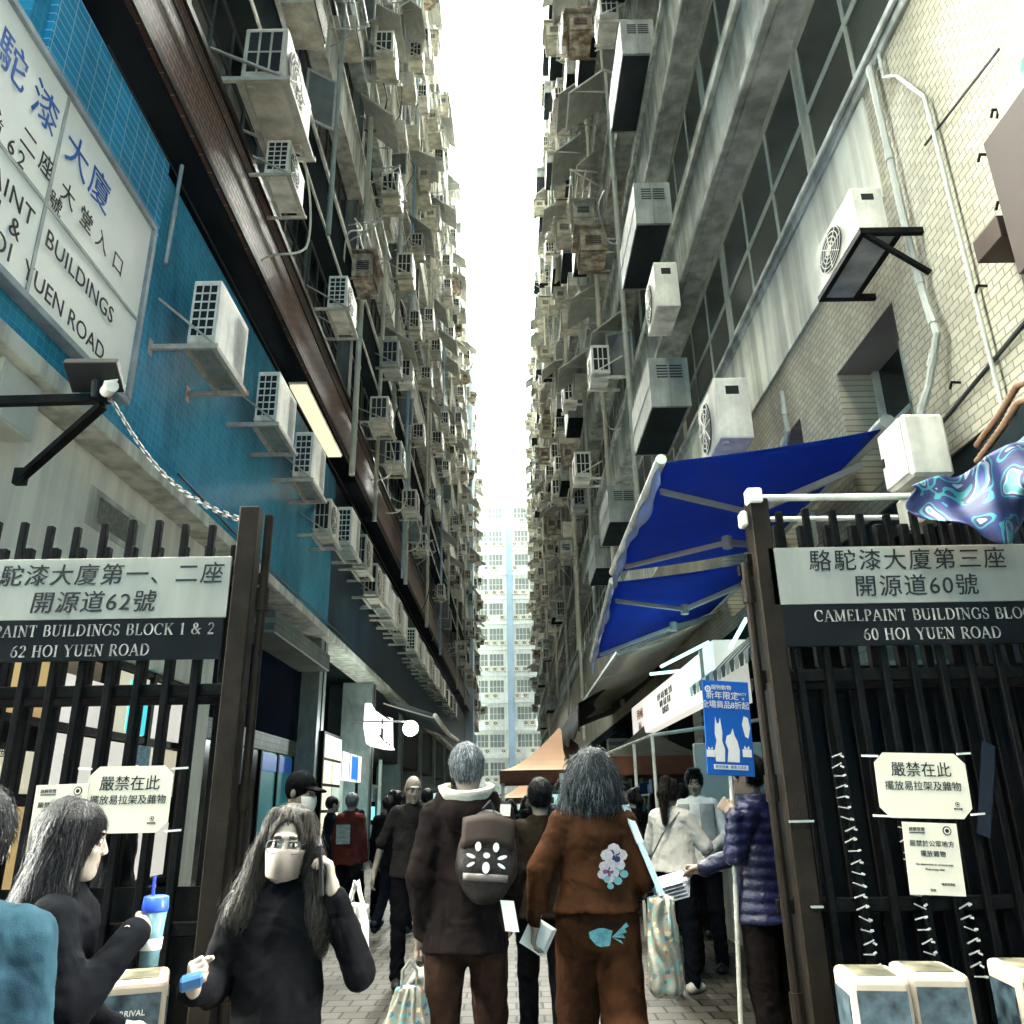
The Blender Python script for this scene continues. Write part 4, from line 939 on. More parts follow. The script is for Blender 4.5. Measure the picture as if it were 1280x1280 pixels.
# patterned cloth
m = bpy.data.materials.new('patterned cloth'); m.use_nodes = True; nt = m.node_tree; bs = nt.nodes['Principled BSDF']; bs.inputs['Roughness'].default_value = .6
tc = nt.nodes.new('ShaderNodeTexCoord'); wv = nt.nodes.new('ShaderNodeTexNoise'); wv.inputs['Scale'].default_value = 3.6; wv.inputs['Detail'].default_value = 1.5; wv.inputs['Distortion'].default_value = 1.6
rp = nt.nodes.new('ShaderNodeValToRGB'); rp.color_ramp.interpolation = 'CONSTANT'
cols = ((0, (.006, .010, .05)), (.46, (.008, .016, .09)), (.545, (.02, .17, .18)), (.585, (.008, .014, .07)), (.63, (.20, .22, .28)), (.655, (.03, .16, .17)), (.70, (.012, .025, .13)))
rp.color_ramp.elements[0].color = (*cols[0][1], 1); rp.color_ramp.elements[1].position = cols[1][0]; rp.color_ramp.elements[1].color = (*cols[1][1], 1)
for p_, c_ in cols[2:]: e = rp.color_ramp.elements.new(p_); e.color = (*c_, 1)
nt.links.new(tc.outputs['Object'], wv.inputs[0]); nt.links.new(wv.outputs['Fac'], rp.inputs[0]); nt.links.new(rp.outputs[0], bs.inputs['Base Color'])
def cloth(u, v):
    x = 2.0+.95*u; zt = 2.90+.56*u; sag = .34*math.sin(math.pi*min(1, max(0, u*1.15)))*(1-.15*u)
    return (x+.02*math.sin(v*7), 3.75+.12*math.sin(u*7+v*3)*v-.1*v*(1-v)+.02*math.sin(u*31), zt-.10*math.sin(u*math.pi)-(.12+sag)*v+.018*math.sin(u*17+v*5))
o = MB().grid(cloth, 60, 26).build('hanging_cloth', m, smooth=True, solid=.005); tag(o, 'draped navy and teal patterned cloth tied above the east gate', 'cloth')
b = MB()
b.tube([(2.15, 3.9, 2.92), (2.9, 3.9, 2.93)], .012); b.tube([(2.55, 3.86, 2.92), (2.57, 3.85, 2.8), (2.53, 3.86, 2.72)], .012); b.tube([(2.66, 3.86, 2.92), (2.68, 3.84, 2.75), (2.74, 3.84, 2.66)], .012)
tag(b.build('hook_rail', WHITEMET), 'thin white rail with hooks beside the patterned cloth', 'rail')
# striped awning
m1 = mat('dark stripe canvas', (.05, .055, .055), .7); m2 = mat('white stripe canvas', (.58, .55, .47), .7); b = MB()
for q in range(16):
    y0 = 7.0+.17*q; mm_ = q % 2
    for v in range(4):
        def sp(v_): return (2.75-.65*v_, 3.22-.38*v_-.13*v_*v_)
        xa, za = sp(v/4); xb, zb_ = sp((v+1)/4); b.add([(xa, y0, za), (xa, y0+.169, za), (xb, y0+.169, zb_), (xb, y0, zb_)], [(0, 1, 2, 3)], mm_)
    b.add([(2.1, y0, 2.71), (2.1, y0+.169, 2.71), (2.1, y0+.13, 2.6), (2.1, y0+.04, 2.6)], [(0, 1, 2, 3)], mm_)
tag(b.build('striped_awning', [m1, m2], solid=.006), 'small dark and white striped awning under the blue awnings', 'awning')
# grey translucent canopy
t = thing('sheet_canopy', 'long grey sheet canopy sloping over the east stalls', 'canopy', (2.9, 14, 3.9))
m = mat('grey translucent sheet', (.42, .43, .36), .35, var=.3, vscale=1.2)
MB().grid(lambda u, v: (-.0-1.45*v, -3.0+10*u, .02-.55*v-.1*math.sin(v*3.1)+.03*math.sin(u*9)), 20, 5).build('sheet', m, t, solid=.008, smooth=True)
b = MB(); b.tube([(-1.45, -3.05, -.53), (-1.45, 7.05, -.53)], .03)
for q in range(5): b.bar((0, -3+2.5*q, -.02), (-1.45, -3+2.5*q, -.56), .035)
b.build('frame', STEEL, t)
# light box sign
t = thing('lightbox_sign', 'long white glowing sign board with small dark writing over the east stalls', 'sign', (2.2, 12.0, 2.76))
MB().box(-.06, .10, -2.8, 2.85, -.27, .27).build('light_box', glow('white lightbox', (1, .94, .84), .17), t, .01)
MB().box(-.075, .11, -2.85, -2.801, -.29, .29).build('end_cap', FRAME, t)
RXm = (R(90), 0, R(-90))
RED = mat('brick red print', (.45, .14, .06), .5)
text('手作小店', .17, RED, t, (-.063, 1.9, .06), RXm, ext=.004); text('匠心', .14, RED, t, (-.063, 1.95, -.13), RXm, ext=.004); pass
for i, (s_, z) in enumerate((('皮革 布藝 陶瓷 文具', .09), ('飾物 香薰 茶具', 0), ('歡迎訂造', -.09))): text(s_, .10, INK, t, (-.063, -.45, z*1.2), RXm, space=1.5, ext=.004)
MB().box(-.05, .3, -3.4, -2.9, -.36, .30).build('side_panel', glow('dim lightbox end', (.8, .8, .7), .12), t)
# cyan tubes
for i, (a, c) in enumerate((((2.35, 9.6, 3.22), (1.95, 10.6, 3.10)), ((2.5, 11.6, 3.2), (2.0, 11.8, 3.18)), ((2.42, 8.2, 3.2), (2.3, 8.5, 2.95)))):
    b = MB(); b.tube([a, c], .022, 8); tag(b.build('fluorescent_tube', glow('cyan tube glow', (.45, 1, .98), .5)), ('cyan white fluorescent tube above the light box sign', 'short cyan tube crossing over the light box sign', 'cyan tube at the edge of the striped awning')[i], 'lamp')
_l = bpy.data.lights.new('tube_light', 'POINT'); _l.energy = 4; _l.color = (.35, .95, 1); _l.shadow_soft_size = .3
lo = bpy.data.objects.new('tube_light', _l); COL.objects.link(lo); lo.location = (2.0, 9.6, 3.0)
# sheet standing in for a black mass, and stalls on the east side
b = MB(); b.grid(lambda u, v: (3.1-1.9*v, 15+9*u, 3.9-.5*v-.25*v*v), 8, 6); b.grid(lambda u, v: (1.2, 15+9*u, 3.15-.5*v+.05*math.sin(u*30)*v), 30, 2)
tag(b.build('dark_stand_in', mat('black stand-in sheet', (.007, .009, .01), .6, spec=.1, var=.4, vscale=2), smooth=True, solid=.01), 'black stand-in sheet for a dark mass beyond the light box sign', 'awning')  # added dark sheet standing in for an unclear black mass
def stall(label, y0, y1, top, goods):
    t = thing('market_stall', label, 'stall', (2.9, (y0+y1)/2, 0)); off = -Vector(t.location); rr = random.Random(int(y0*10))
    def K(b, n, m, bevel=0): o = b.build(n, m, t, bevel); o.location = off; return o
    b = MB(); b.box(2.35, 3.6, y0, y1, 0, .8); K(b, 'counter', top, .01)
    b = MB(); b.box(3.9, 4.0, y0, y1, .3, 2.3); K(b, 'back_panel', goods)
    for q in range(14):
        y = rr.uniform(y0+.1, y1-.4); z = rr.choice((.8, .8, 1.2, 1.6)); x = rr.uniform(2.5, 3.3); c_ = rr.choice(((.1, .45, .5), (.55, .55, .5), (.03, .1, .3), (.3, .2, .12), (.6, .62, .62)))
        b = MB(); b.box(x, x+rr.uniform(.15, .35), y, y+rr.uniform(.15, .4), z, z+rr.uniform(.12, .35)); K(b, 'goods', mat('goods %.2f' % c_[0], c_, .5, var=.5, vscale=12), .01)
    for z in (1.19, 1.59):
        b = MB(); b.box(2.5, 3.7, y0, y1, z-.03, z-.001); K(b, 'shelf', STEEL)
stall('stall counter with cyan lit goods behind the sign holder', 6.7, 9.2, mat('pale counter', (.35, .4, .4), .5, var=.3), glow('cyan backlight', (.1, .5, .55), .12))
stall('stall with a white counter behind the woman in the pale sweater', 9.6, 13.0, WHITEMET2, mat('teal back panel', (.05, .2, .22), .5, var=.6, vscale=3))
stall('darker stall further down the east side', 15, 19, DKSTEEL, DARKIN)
b = MB()
b.tube([(1.5, 9.0, 2.12), (1.5, 14.5, 2.2)], .02); b.tube([(1.5, 10.4, 0), (1.5, 10.4, 2.15)], .02); b.tube([(1.5, 9.0, 2.12), (3.0, 9.0, 2.3)], .02); b.tube([(1.5, 9.0, 0), (1.5, 9.0, 2.12)], .018)
tag(b.build('stall_poles', WHITEMET), 'thin white pole frame standing around the east stalls', 'frame')
b = MB(); b.box(2.0, 2.75, 9.3, 9.38, 1.0, 2.05); tag(b.build('white_board', mat('white foam board', (.62, .62, .55), .5, var=.1), bevel=.01), 'large plain pale board leaning in the stall below the light box sign', 'board')
# ---------------------------------------------------------------- pop-up gazebos
def gazebo(label, x, y, w, ze, zp, canvas, skirt, group=None):
    t = thing('gazebo', label, 'gazebo', (x, y, 0), 0, group)
    def roof(u, v):
        a = u*2*math.pi; c, s_ = math.cos(a), math.sin(a); k = 1/max(abs(c), abs(s_)); r = (1-v)
        return (c*k*w/2*r, s_*k*w/2*r, ze+(zp-ze)*(v**1.55))
    MB().grid(roof, 32, 8).build('canopy', canvas, t, solid=.01)
    b = MB(); h = w/2
    def sk(u, v):
        a = u*2*math.pi; c, s_ = math.cos(a), math.sin(a); k = 1/max(abs(c), abs(s_)); return (c*k*h*1.005, s_*k*h*1.005, ze-.27*v)
    b.grid(sk, 64, 1); b.build('skirt', skirt, t, solid=.008)
    for sx in (-1, 1):
        for sy in (-1, 1): MB().box(sx*(h-.05)-.025, sx*(h-.05)+.025, sy*(h-.05)-.025, sy*(h-.05)+.025, 0, ze).build('leg', WHITEMET, t)
    return t, h
OR = mat('faded orange canvas', (.44, .26, .15), .75, var=.15, vscale=1.5); translucent(OR, (.6, .36, .2), .3); ORD = mat('rust orange skirt', (.17, .06, .03), .75, var=.4, vscale=2)
t, h = gazebo('orange peaked pop-up gazebo standing mid alley with a white placard', 1.14, 20.5, 2.85, 2.16, 3.2, OR, ORD)
MB().box(-.1, .7, -h-.03, -h-.015, 1.78, 2.08).build('placard', PAPERW, t); MB().box(.1, .35, -h-.036, -h-.0305, 1.84, 1.88).build('mark', INK, t)
gazebo('smaller looking orange gazebo far behind the first one', .52, 40, 2.6, 1.72, 2.42, OR, ORD)
gazebo('dark gazebo with dull rust skirt on the east side', 2.15, 13.6, 1.75, 2.1, 2.62, mat('dark olive canvas', (.10, .11, .09), .7, var=.4), ORD)
# distant stall lights and low things at the end of the alley
for i, (x, y) in enumerate(((-2.6, 34), (-2.8, 42), (-2.2, 52), (1.9, 46), (-1.2, 60))):
    b = MB(); b.box(-.8, .8, -.5, .5, 0, .9, 0); b.box(-.9, .9, -.6, .6, 2.0, 2.1, 1); 
    for sx in (-.85, .85): b.box(sx-.02, sx+.02, -.55, -.51, 0, 2.0, 1)
    b.box(-.7, .7, -.51, -.501, 1.4, 1.9, 2)
    tag(put(b.build('market_stall', [DARKWALL, GREYMET, glow('stall light', (.5, .8, .8), .2)]), x, y, 0), 'tiny market stall far down the alley beyond the gazebo', 'stall', 'far market stalls')
# ---------------------------------------------------------------- people: implicit bodies meshed with surface nets
def V3(*a): return np.array(a, float)
def smin(a, b, k): h = np.clip(.5+.5*(b-a)/k, 0, 1); return b+(a-b)*h-k*h*(1-h)
def smax(a, b, k): return -smin(-a, -b, k)
def d_seg(P, a, b, ra, rb, fy=1.0):
    """tapered capsule; fy < 1 flattens it front to back"""
    a = np.asarray(a, float); b = np.asarray(b, float)
    if fy != 1.0: sc = np.array([1, 1/fy, 1]); P = P*sc; a = a*sc; b = b*sc
    ba = b-a; t = np.clip(((P-a)@ba)/max(ba@ba, 1e-9), 0, 1)
    return (np.linalg.norm(P-a-t[..., None]*ba, axis=-1) - (ra+(rb-ra)*t))*(fy if fy < 1 else 1)
def d_ell(P, c, r):
    r = np.asarray(r, float); q = P-np.asarray(c, float)
    k0 = np.linalg.norm(q/r, axis=-1); k1 = np.linalg.norm(q/(r*r), axis=-1)
    return k0*(k0-1)/np.maximum(k1, 1e-6)
_rs = np.random.RandomState(3)
_WAV = [(_rs.normal(size=3), _rs.uniform(0, 6.28)) for _ in range(14)]
def wob(P, f, n0=0, n=7, st=(1, 1, 1)):
    s = np.zeros(P.shape[:-1]); Q = P*np.array(st)*f
    for i in range(n): w, p = _WAV[(n0+i) % 14]; s += np.sin(Q@w+p+1.3*np.sin(Q@_WAV[(n0+i+5) % 14][0]*.7))
    return s/n
_C = np.array([(i, j, k) for i in (0, 1) for j in (0, 1) for k in (0, 1)])
_E = [(a, b) for a in range(8) for b in range(a+1, 8) if np.abs(_C[a]-_C[b]).sum() == 1]
def nets(fn, lo, hi, h):
    lo = np.asarray(lo, float); hi = np.asarray(hi, float)
    n = np.maximum(np.ceil((hi-lo)/h).astype(int)+1, 3)
    ax = [lo[i]+h*np.arange(n[i]) for i in range(3)]
    G = np.stack(np.meshgrid(*ax, indexing='ij'), -1)
    D = fn(G)
    s = D < 0
    c = [s[i:n[0]-1+i, j:n[1]-1+j, k:n[2]-1+k] for i, j, k in _C]
    cnt = sum(x.astype(np.int8) for x in c); act = np.argwhere((cnt > 0) & (cnt < 8))
    if len(act) == 0: return np.zeros((0, 3)), []
    vals = np.stack([D[act[:, 0]+i, act[:, 1]+j, act[:, 2]+k] for i, j, k in _C], 1)
    pos = np.zeros((len(act), 3)); m = np.zeros(len(act))
    for a, b in _E:
        va, vb = vals[:, a], vals[:, b]; x = (va < 0) != (vb < 0); t = np.where(x, va/np.where(va == vb, 1, va-vb), 0)
        pos += x[:, None]*(_C[a]+(_C[b]-_C[a])*t[:, None]); m += x
    vs = lo+h*(act+pos/m[:, None])
    idx = -np.ones(n, int); idx[tuple(act.T)] = np.arange(len(act))
    F = []
    for d in range(3):
        e, f = (d+1) % 3, (d+2) % 3
        sl = [slice(0, n[q]) for q in range(3)]; sl2 = list(sl); sl[d] = slice(0, n[d]-1); sl2[d] = slice(1, n[d])
        A, B = s[tuple(sl)], s[tuple(sl2)]; x = np.argwhere(A != B)
        x = x[(x[:, e] > 0) & (x[:, f] > 0) & (x[:, e] < n[e]-1) & (x[:, f] < n[f]-1)]
        q = np.stack([x]*4, 1)
        for r_, (de, df) in enumerate(((-1, -1), (0, -1), (0, 0), (-1, 0))): q[:, r_, e] += de; q[:, r_, f] += df
        ids = idx[q[..., 0], q[..., 1], q[..., 2]]
        flip = ~A[tuple(x.T)]
        ids[flip] = ids[flip][:, ::-1]
        F.append(ids)
    F = np.concatenate(F); F = F[(F >= 0).all(1)]
    return vs, F
def mk(name, parts, mats, parent=None):
    """parts: list of (verts, faces, material index array or int)"""
    v = []; f = []; mi = []; o = 0
    for vs, fs, m in parts:
        if len(vs) == 0: continue
        v.append(vs); fs = np.asarray(fs); f += (fs+o).tolist(); o += len(vs)
        mi += ([m]*len(fs) if np.isscalar(m) else list(m))
    me = bpy.data.meshes.new(name); me.from_pydata(np.concatenate(v).tolist() if v else [], [], f)
    for m in mats: me.materials.append(m)
    if len(mats) > 1: me.polygons.foreach_set('material_index', np.asarray(mi, np.int32))
    me.polygons.foreach_set('use_smooth', [True]*len(f)); me.update()
    ob = bpy.data.objects.new(name, me); COL.objects.link(ob)
    if parent is not None: ob.parent = parent
    return ob

SKIN = mat('skin', (.27, .20, .15), .5, var=.1, vscale=9, bump=.05, bscale=180)
SKINC = mat('pale skin', (.26, .215, .175), .5, var=.1, vscale=9, bump=.05, bscale=180)
LIP = mat('lips', (.17, .12, .10), .5); EYEW = mat('eye white', (.62, .60, .56), .3); IRIS = mat('iris', (.015, .012, .01), .2)
def hairmat(name, c, c2): return mat(name, c, .38, var=.5, vscale=26, bump=.5, bscale=45, stretch=(5, 5, .7), col2=c2, spec=.12)
HBLK = hairmat('black hair', (.004, .004, .005), (.0015, .0015, .002)); HGREY = hairmat('grey hair', (.13, .15, .16), (.012, .015, .018))
HDK = hairmat('dark greying hair', (.045, .052, .056), (.005, .006, .008)); HBRN = hairmat('brown black hair', (.016, .012, .010), (.004, .003, .003))
def fab(name, c, c2=None, r=.85, v=.25): return mat(name, c, r, var=v, vscale=7, bump=.12, bscale=260, col2=c2, spec=.03, fold=.6)

def rotm(yaw=0, pitch=0, roll=0):
    return np.array(Matrix.Rotation(R(yaw), 3, 'Z') @ Matrix.Rotation(R(pitch), 3, 'X') @ Matrix.Rotation(R(roll), 3, 'Y'))

def head_parts(res, face=True):
    def fn(P):
        d = d_ell(P, (0, .018, .025), (.073, .094, .098))
        d = smin(d, d_ell(P, (0, -.022, -.045), (.058, .066, .070)), .03)
        d = smin(d, d_ell(P, (0, -.058, -.092), (.026, .024, .020)), .025)
        for s in (-1, 1):
            d = smin(d, d_ell(P, (s*.040, -.062, -.022), (.022, .018, .018)), .02)
            d = smax(d, -d_ell(P, (s*.031, -.098, .010), (.020, .016, .013)), .012)
            d = smin(d, d_ell(P, (s*.031, -.0735, .010), (.0135, .0135, .0125)), .003)
            d = smin(d, d_ell(P, (s*.076, .012, -.004), (.010, .020, .031)), .008)
        d = smin(d, d_seg(P, (-.032, -.078, .034), (.032, -.078, .034), .011, .011), .014)
        d = smin(d, d_seg(P, (0, -.082, .020), (0, -.098, -.022), .007, .010), .010)
        for s in (-1, 1): d = smin(d, d_ell(P, (s*.013, -.094, -.026), (.009, .010, .008)), .006)
        d = smin(d, d_seg(P, (-.016, -.083, -.055), (.016, -.083, -.055), .004, .004), .006)
        d = smin(d, d_seg(P, (-.015, -.082, -.066), (.013, -.082, -.066), .005, .005), .006)
        d = smax(d, -d_seg(P, (-.02, -.092, -.0605), (.02, -.092, -.0605), .003, .003), .004)
        d = smin(d, d_seg(P, (0, .022, -.06), (0, .04, -.19), .050, .056), .03)
        return d
    v, f = nets(fn, (-.11, -.14, -.22), (.11, .14, .15), res)
    c = v[f].mean(1); mi = np.zeros(len(f), int)
    for s in (-1, 1):
        e = c-np.array((s*.031, -.0735, .010)); rr = np.linalg.norm(e, axis=1)
        opening = (np.abs(e[:, 2]) < .0062*(1-(np.abs(e[:, 0])/.0155)**2).clip(0)) & (e[:, 1] < -.004) & (np.abs(e[:, 0]) < .015)
        mi[opening] = 2
        mi[opening & (np.hypot(e[:, 0], e[:, 2]) < .0062)] = 3
        lid = (~opening) & (np.abs(e[:, 2]-.0075) < .0022) & (np.abs(e[:, 0]) < .015) & (e[:, 1] < -.002); mi[lid] = 3
        bz = .036-.25*np.abs(np.abs(c[:, 0])-.028)*(np.abs(c[:, 0]) > .03)
        brow = (np.abs(c[:, 2]-bz) < .0042) & (np.abs(c[:, 0]-s*.031) < .019) & (c[:, 1] < -.05); mi[brow] = 4
    mi[(np.abs(c[:, 0]) < .023*(1-((c[:, 2]+.0605)/.016)**2).clip(0)) & (np.abs(c[:, 2]+.0605) < .0125) & (c[:, 1] < -.075)] = 1
    return v, f, mi

def hair_parts(kind, res):
    def shell(P, g, zf=.055, back=-.075):
        d = d_ell(P, (0, .022, .03), (.077+g, .098+g, .101+g))
        cut = d_ell(P, (0, -.125, -.055), (.080, .085, zf+.075))
        d = smax(d, -cut, .012)
        return smax(d, back-P[..., 2], .01)
    def strands(P, a, f=90): th = np.arctan2(P[..., 0], P[..., 1]-.02); return a*np.sin(f*th+4*np.sin(P[..., 2]*23)+6*P[..., 2])+.6*a*np.sin(f*.47*th+9*P[..., 2])
    lo, hi = (-.16, -.16, -.12), (.16, .18, .17)
    if kind == 'short':
        def fn(P):
            d = shell(P, .008); ear = d_ell(P, (.08, -.01, -.02), (.03, .03, .04)); ear2 = d_ell(P, (-.08, -.01, -.02), (.03, .03, .04))
            d = smax(d, -ear, .01); d = smax(d, -ear2, .01); return d + strands(P, .0013, 60) + .004*wob(P, 60)
    elif kind == 'tuft':
        def fn(P):
            d = shell(P, .012, .045, -.05); d = smin(d, d_ell(P, (.01, -.055, .125), (.06, .04, .03)), .03); return d + .005*wob(P, 75) + strands(P, .001, 60)
    elif kind == 'bald':
        def fn(P):
            d = shell(P, .0015, .055, -.07); return np.maximum(d, P[..., 2]-.03) + .001*wob(P, 90)
    elif kind == 'bob':
        lo, hi = (-.22, -.18, -.27), (.22, .24, .2)
        def fn(P):
            d = shell(P, .022, .05, -.1); d = smin(d, d_ell(P, (0, .05, -.06), (.135, .095, .165)), .04)
            for s in (-1, 1): d = smin(d, d_seg(P, (s*.085, .01, .03), (s*.125, .01, -.15), .045, .055), .03)
            d = smax(d, -d_ell(P, (0, -.12, -.06), (.075, .10, .16)), .015)
            return d + .016*wob(P, 30, 2, st=(1, 1, .7)) + .009*np.abs(wob(P, 62, 4, n=6, st=(1, 1, .5))) + strands(P, .0022, 52)
    elif kind == 'long':
        lo, hi = (-.25, -.2, -.62), (.25, .24, .18)
        def fn(P):
            d = shell(P, .007, .085, -.1)
            d = smin(d, d_seg(P, (0, .06, .02), (0, .10, -.40), .085, .13, .5), .03)
            for s in (-1, 1):
                d = smin(d, d_seg(P, (s*.055, -.03, .105), (s*.098, .01, -.06), .022, .034), .02)
                d = smin(d, d_seg(P, (s*.098, .01, -.06), (s*.14, -.03, -.24), .036, .050, .75), .02)
                d = smin(d, d_seg(P, (s*.14, -.03, -.24), (s*.15, -.03, -.33), .046, .022, .7), .02)
            part = np.abs(P[..., 0]-.008)+np.where(P[..., 2] < .08, 1, 0)+np.where(P[..., 1] > .05, 1, 0)
            d = d + .007*np.exp(-(part/.007)**2)
            d = smax(d, -d_ell(P, (0, -.115, -.05), (.074, .10, .165)), .010)
            return d + .007*wob(P, 26, 3, st=(1, 1, .45)) + strands(P, .0012, 48)
    elif kind == 'straight':
        lo, hi = (-.26, -.22, -.55), (.26, .26, .18)
        def fn(P):
            d = shell(P, .012, .04, -.1)
            d = smin(d, d_seg(P, (0, .05, .03), (0, .11, -.45), .10, .17, .5), .04)
            for s in (-1, 1): d = smin(d, d_seg(P, (s*.07, -.01, .06), (s*.115, .02, -.40), .034, .055), .03)
            d = smax(d, -d_ell(P, (0, -.135, -.06), (.060, .085, .15)), .012)
            return d + strands(P, .0010, 40) + .004*wob(P, 18, 1, st=(1, 1, .25))
    elif kind == 'ponytail':
        lo, hi = (-.15, -.15, -.32), (.15, .26, .19)
        def fn(P):
            d = shell(P, .012); d = smin(d, d_ell(P, (0, .10, .11), (.04, .05, .04)), .02)
            d = smin(d, d_seg(P, (0, .12, .10), (0, .17, -.02), .035, .05), .03); d = smin(d, d_seg(P, (0, .17, -.02), (0, .14, -.27), .05, .022), .03)
            return d + strands(P, .002, 60) + .006*wob(P, 45, 2)
    elif kind == 'cap':
        def fn(P):
            d = d_ell(P, (0, .018, .05), (.090, .108, .09)); d = np.maximum(d, .035-P[..., 2])
            d = smin(d, np.maximum(d_ell(P, (0, -.10, .045), (.07, .085, .014)), -.03-P[..., 1]*0-.2), .01)
            return smin(d, shell(P, .006, .05, -.07), .004)
    v, f = nets(fn, lo, hi, res)
    return v, f, fn

def hair_strands(fn, v, n, L, seed, w=.0016, spread=.006, steps=9):
    """fine ribbons that follow the hair surface downwards and stray a little from it"""
    rs = np.random.RandomState(seed); p = v[rs.randint(0, len(v), n)].astype(float); e = .004
    def grad(P): return np.stack([fn(P+e*np.eye(3)[i])-fn(P-e*np.eye(3)[i]) for i in range(3)], -1)
    ln = L*rs.uniform(.35, 1, n); off = rs.uniform(.000, .004, n)+spread*(rs.uniform(0, 1, n)**4); sway = rs.normal(0, .28, (n, 3)); sway[:, 2] = 0
    pts = []; vs = []; fs = []
    for k in range(steps+1):
        g = grad(p); g /= np.linalg.norm(g, axis=1, keepdims=True)+1e-9
        p = p - g*np.clip(fn(p)-off*(1+1.2*k/steps), -.02, .02)[:, None]
        d = np.array((0, 0, -1.0))+sway*(.4+k/steps)+.35*np.sin(p*60+k)*.3; d = d-g*(d*g).sum(1, keepdims=True)*(.95 if k < steps-2 else .4); d /= np.linalg.norm(d, axis=1, keepdims=True)+1e-9
        sd = np.cross(d, g); sd /= np.linalg.norm(sd, axis=1, keepdims=True)+1e-9
        ww = w*(1-.75*k/steps)*rs.uniform(.6, 1.3, n)
        vs.append(np.stack([p-sd*ww[:, None], p+sd*ww[:, None]], 1)); p = p+d*(ln/steps)[:, None]
    V = np.stack(vs, 1).reshape(-1, 3); base = np.arange(n)*2*(steps+1)
    for k in range(steps): a = base+2*k; fs.append(np.stack([a, a+1, a+3, a+2], 1))
    return V, np.concatenate(fs)

def hand_parts(pose, right, res=.0035):
    """x towards the fingers, y towards the thumb, z out of the back"""
    bend = {'relax': (24, 34, 22, .2), 'grip': (68, 82, 50, .9), 'cup': (42, 52, 34, .5), 'flat': (6, 8, 6, .1), 'pinch': (50, 40, 25, .7)}[pose]
    pr = []
    ys = (.030, .0105, -.009, -.027); L = (.066, .074, .069, .053)
    for i in range(4):
        pr.append(((.0, ys[i]*.55, 0), (.082, ys[i], .003), .0150, .0115))
        p = V3(.084, ys[i], .002); a = 0; spread = (.06, .015, -.03, -.09)[i]
        for q, (fr, r0, r1) in enumerate(((.46, .0098, .0090), (.30, .0088, .0080), (.24, .0079, .0066))):
            a += R(bend[q]*(1+.06*i)); d = V3(math.cos(a)*math.cos(spread), math.sin(spread)*math.cos(a), -math.sin(a))
            e = p+d*L[i]*fr*(1.06 if right is None else 1); pr.append((p, e, r0, r1)); p = e
    c = bend[3]
    t0 = V3(.014, .022, -.006); t1 = V3(.048, .046-.008*c, -.012-.022*c); t2 = V3(.076, .052-.022*c, -.016-.036*c); t3 = V3(.098, .050-.034*c, -.018-.044*c)
    th = [(t0, t1, .0155, .0125), (t1, t2, .0118, .0105), (t2, t3, .0102, .0080)]
    def fn(P):
        d = None
        for i in range(0, 16, 4):
            g = d_seg(P, *pr[i]); d = g if d is None else smin(d, g, .016)
        for j in range(16):
            if j % 4: d = smin(d, d_seg(P, *pr[j]), .0035)
        for j, s_ in enumerate(th): d = smin(d, d_seg(P, *s_), .012 if j == 0 else .004)
        return smin(d, d_seg(P, (-.05, 0, 0), (.01, 0, 0), .024, .024, 1.25), .015)
    v, f = nets(fn, (-.06, -.06, -.125), (.19, .085, .035), res)
    if not right: v = v*np.array((1, -1, 1)); f = f[:, ::-1]
    return v, f

HAIRL = {'short': (1500, .045, .006, .0013), 'bob': (2600, .12, .022, .0016), 'long': (3400, .26, .009, .0012), 'straight': (3000, .30, .006, .0011), 'ponytail': (1200, .12, .008, .0014), 'tuft': (1000, .04, .010, .0014)}
STRAND = {'grey hair': mat('light grey strand', (.30, .33, .35), .4, spec=.2), 'dark greying hair': mat('greying strand', (.13, .15, .16), .4, spec=.2), 'brown black hair': mat('brown strand', (.05, .038, .028), .4, spec=.2), 'ash brown hair': mat('ash strand', (.06, .05, .042), .4, spec=.15), 'black hair': mat('black strand', (.009, .009, .010), .35, spec=.2)}
J0 = dict(pel=(0, .0, .93), waist=(0, 0, 1.08), chest=(0, .0, 1.27), neck=(0, .02, 1.43), head=(0, -.01, 1.575),
          shL=(.15, .01, 1.375), elL=(.19, .03, 1.10), wrL=(.20, -.03, .85), shR=(-.15, .01, 1.375), elR=(-.19, .03, 1.10), wrR=(-.20, -.03, .85),
          hipL=(.09, 0, .91), knL=(.10, -.01, .50), anL=(.105, .03, .08), hipR=(-.09, 0, .91), knR=(-.10, -.01, .50), anR=(-.105, .03, .08))

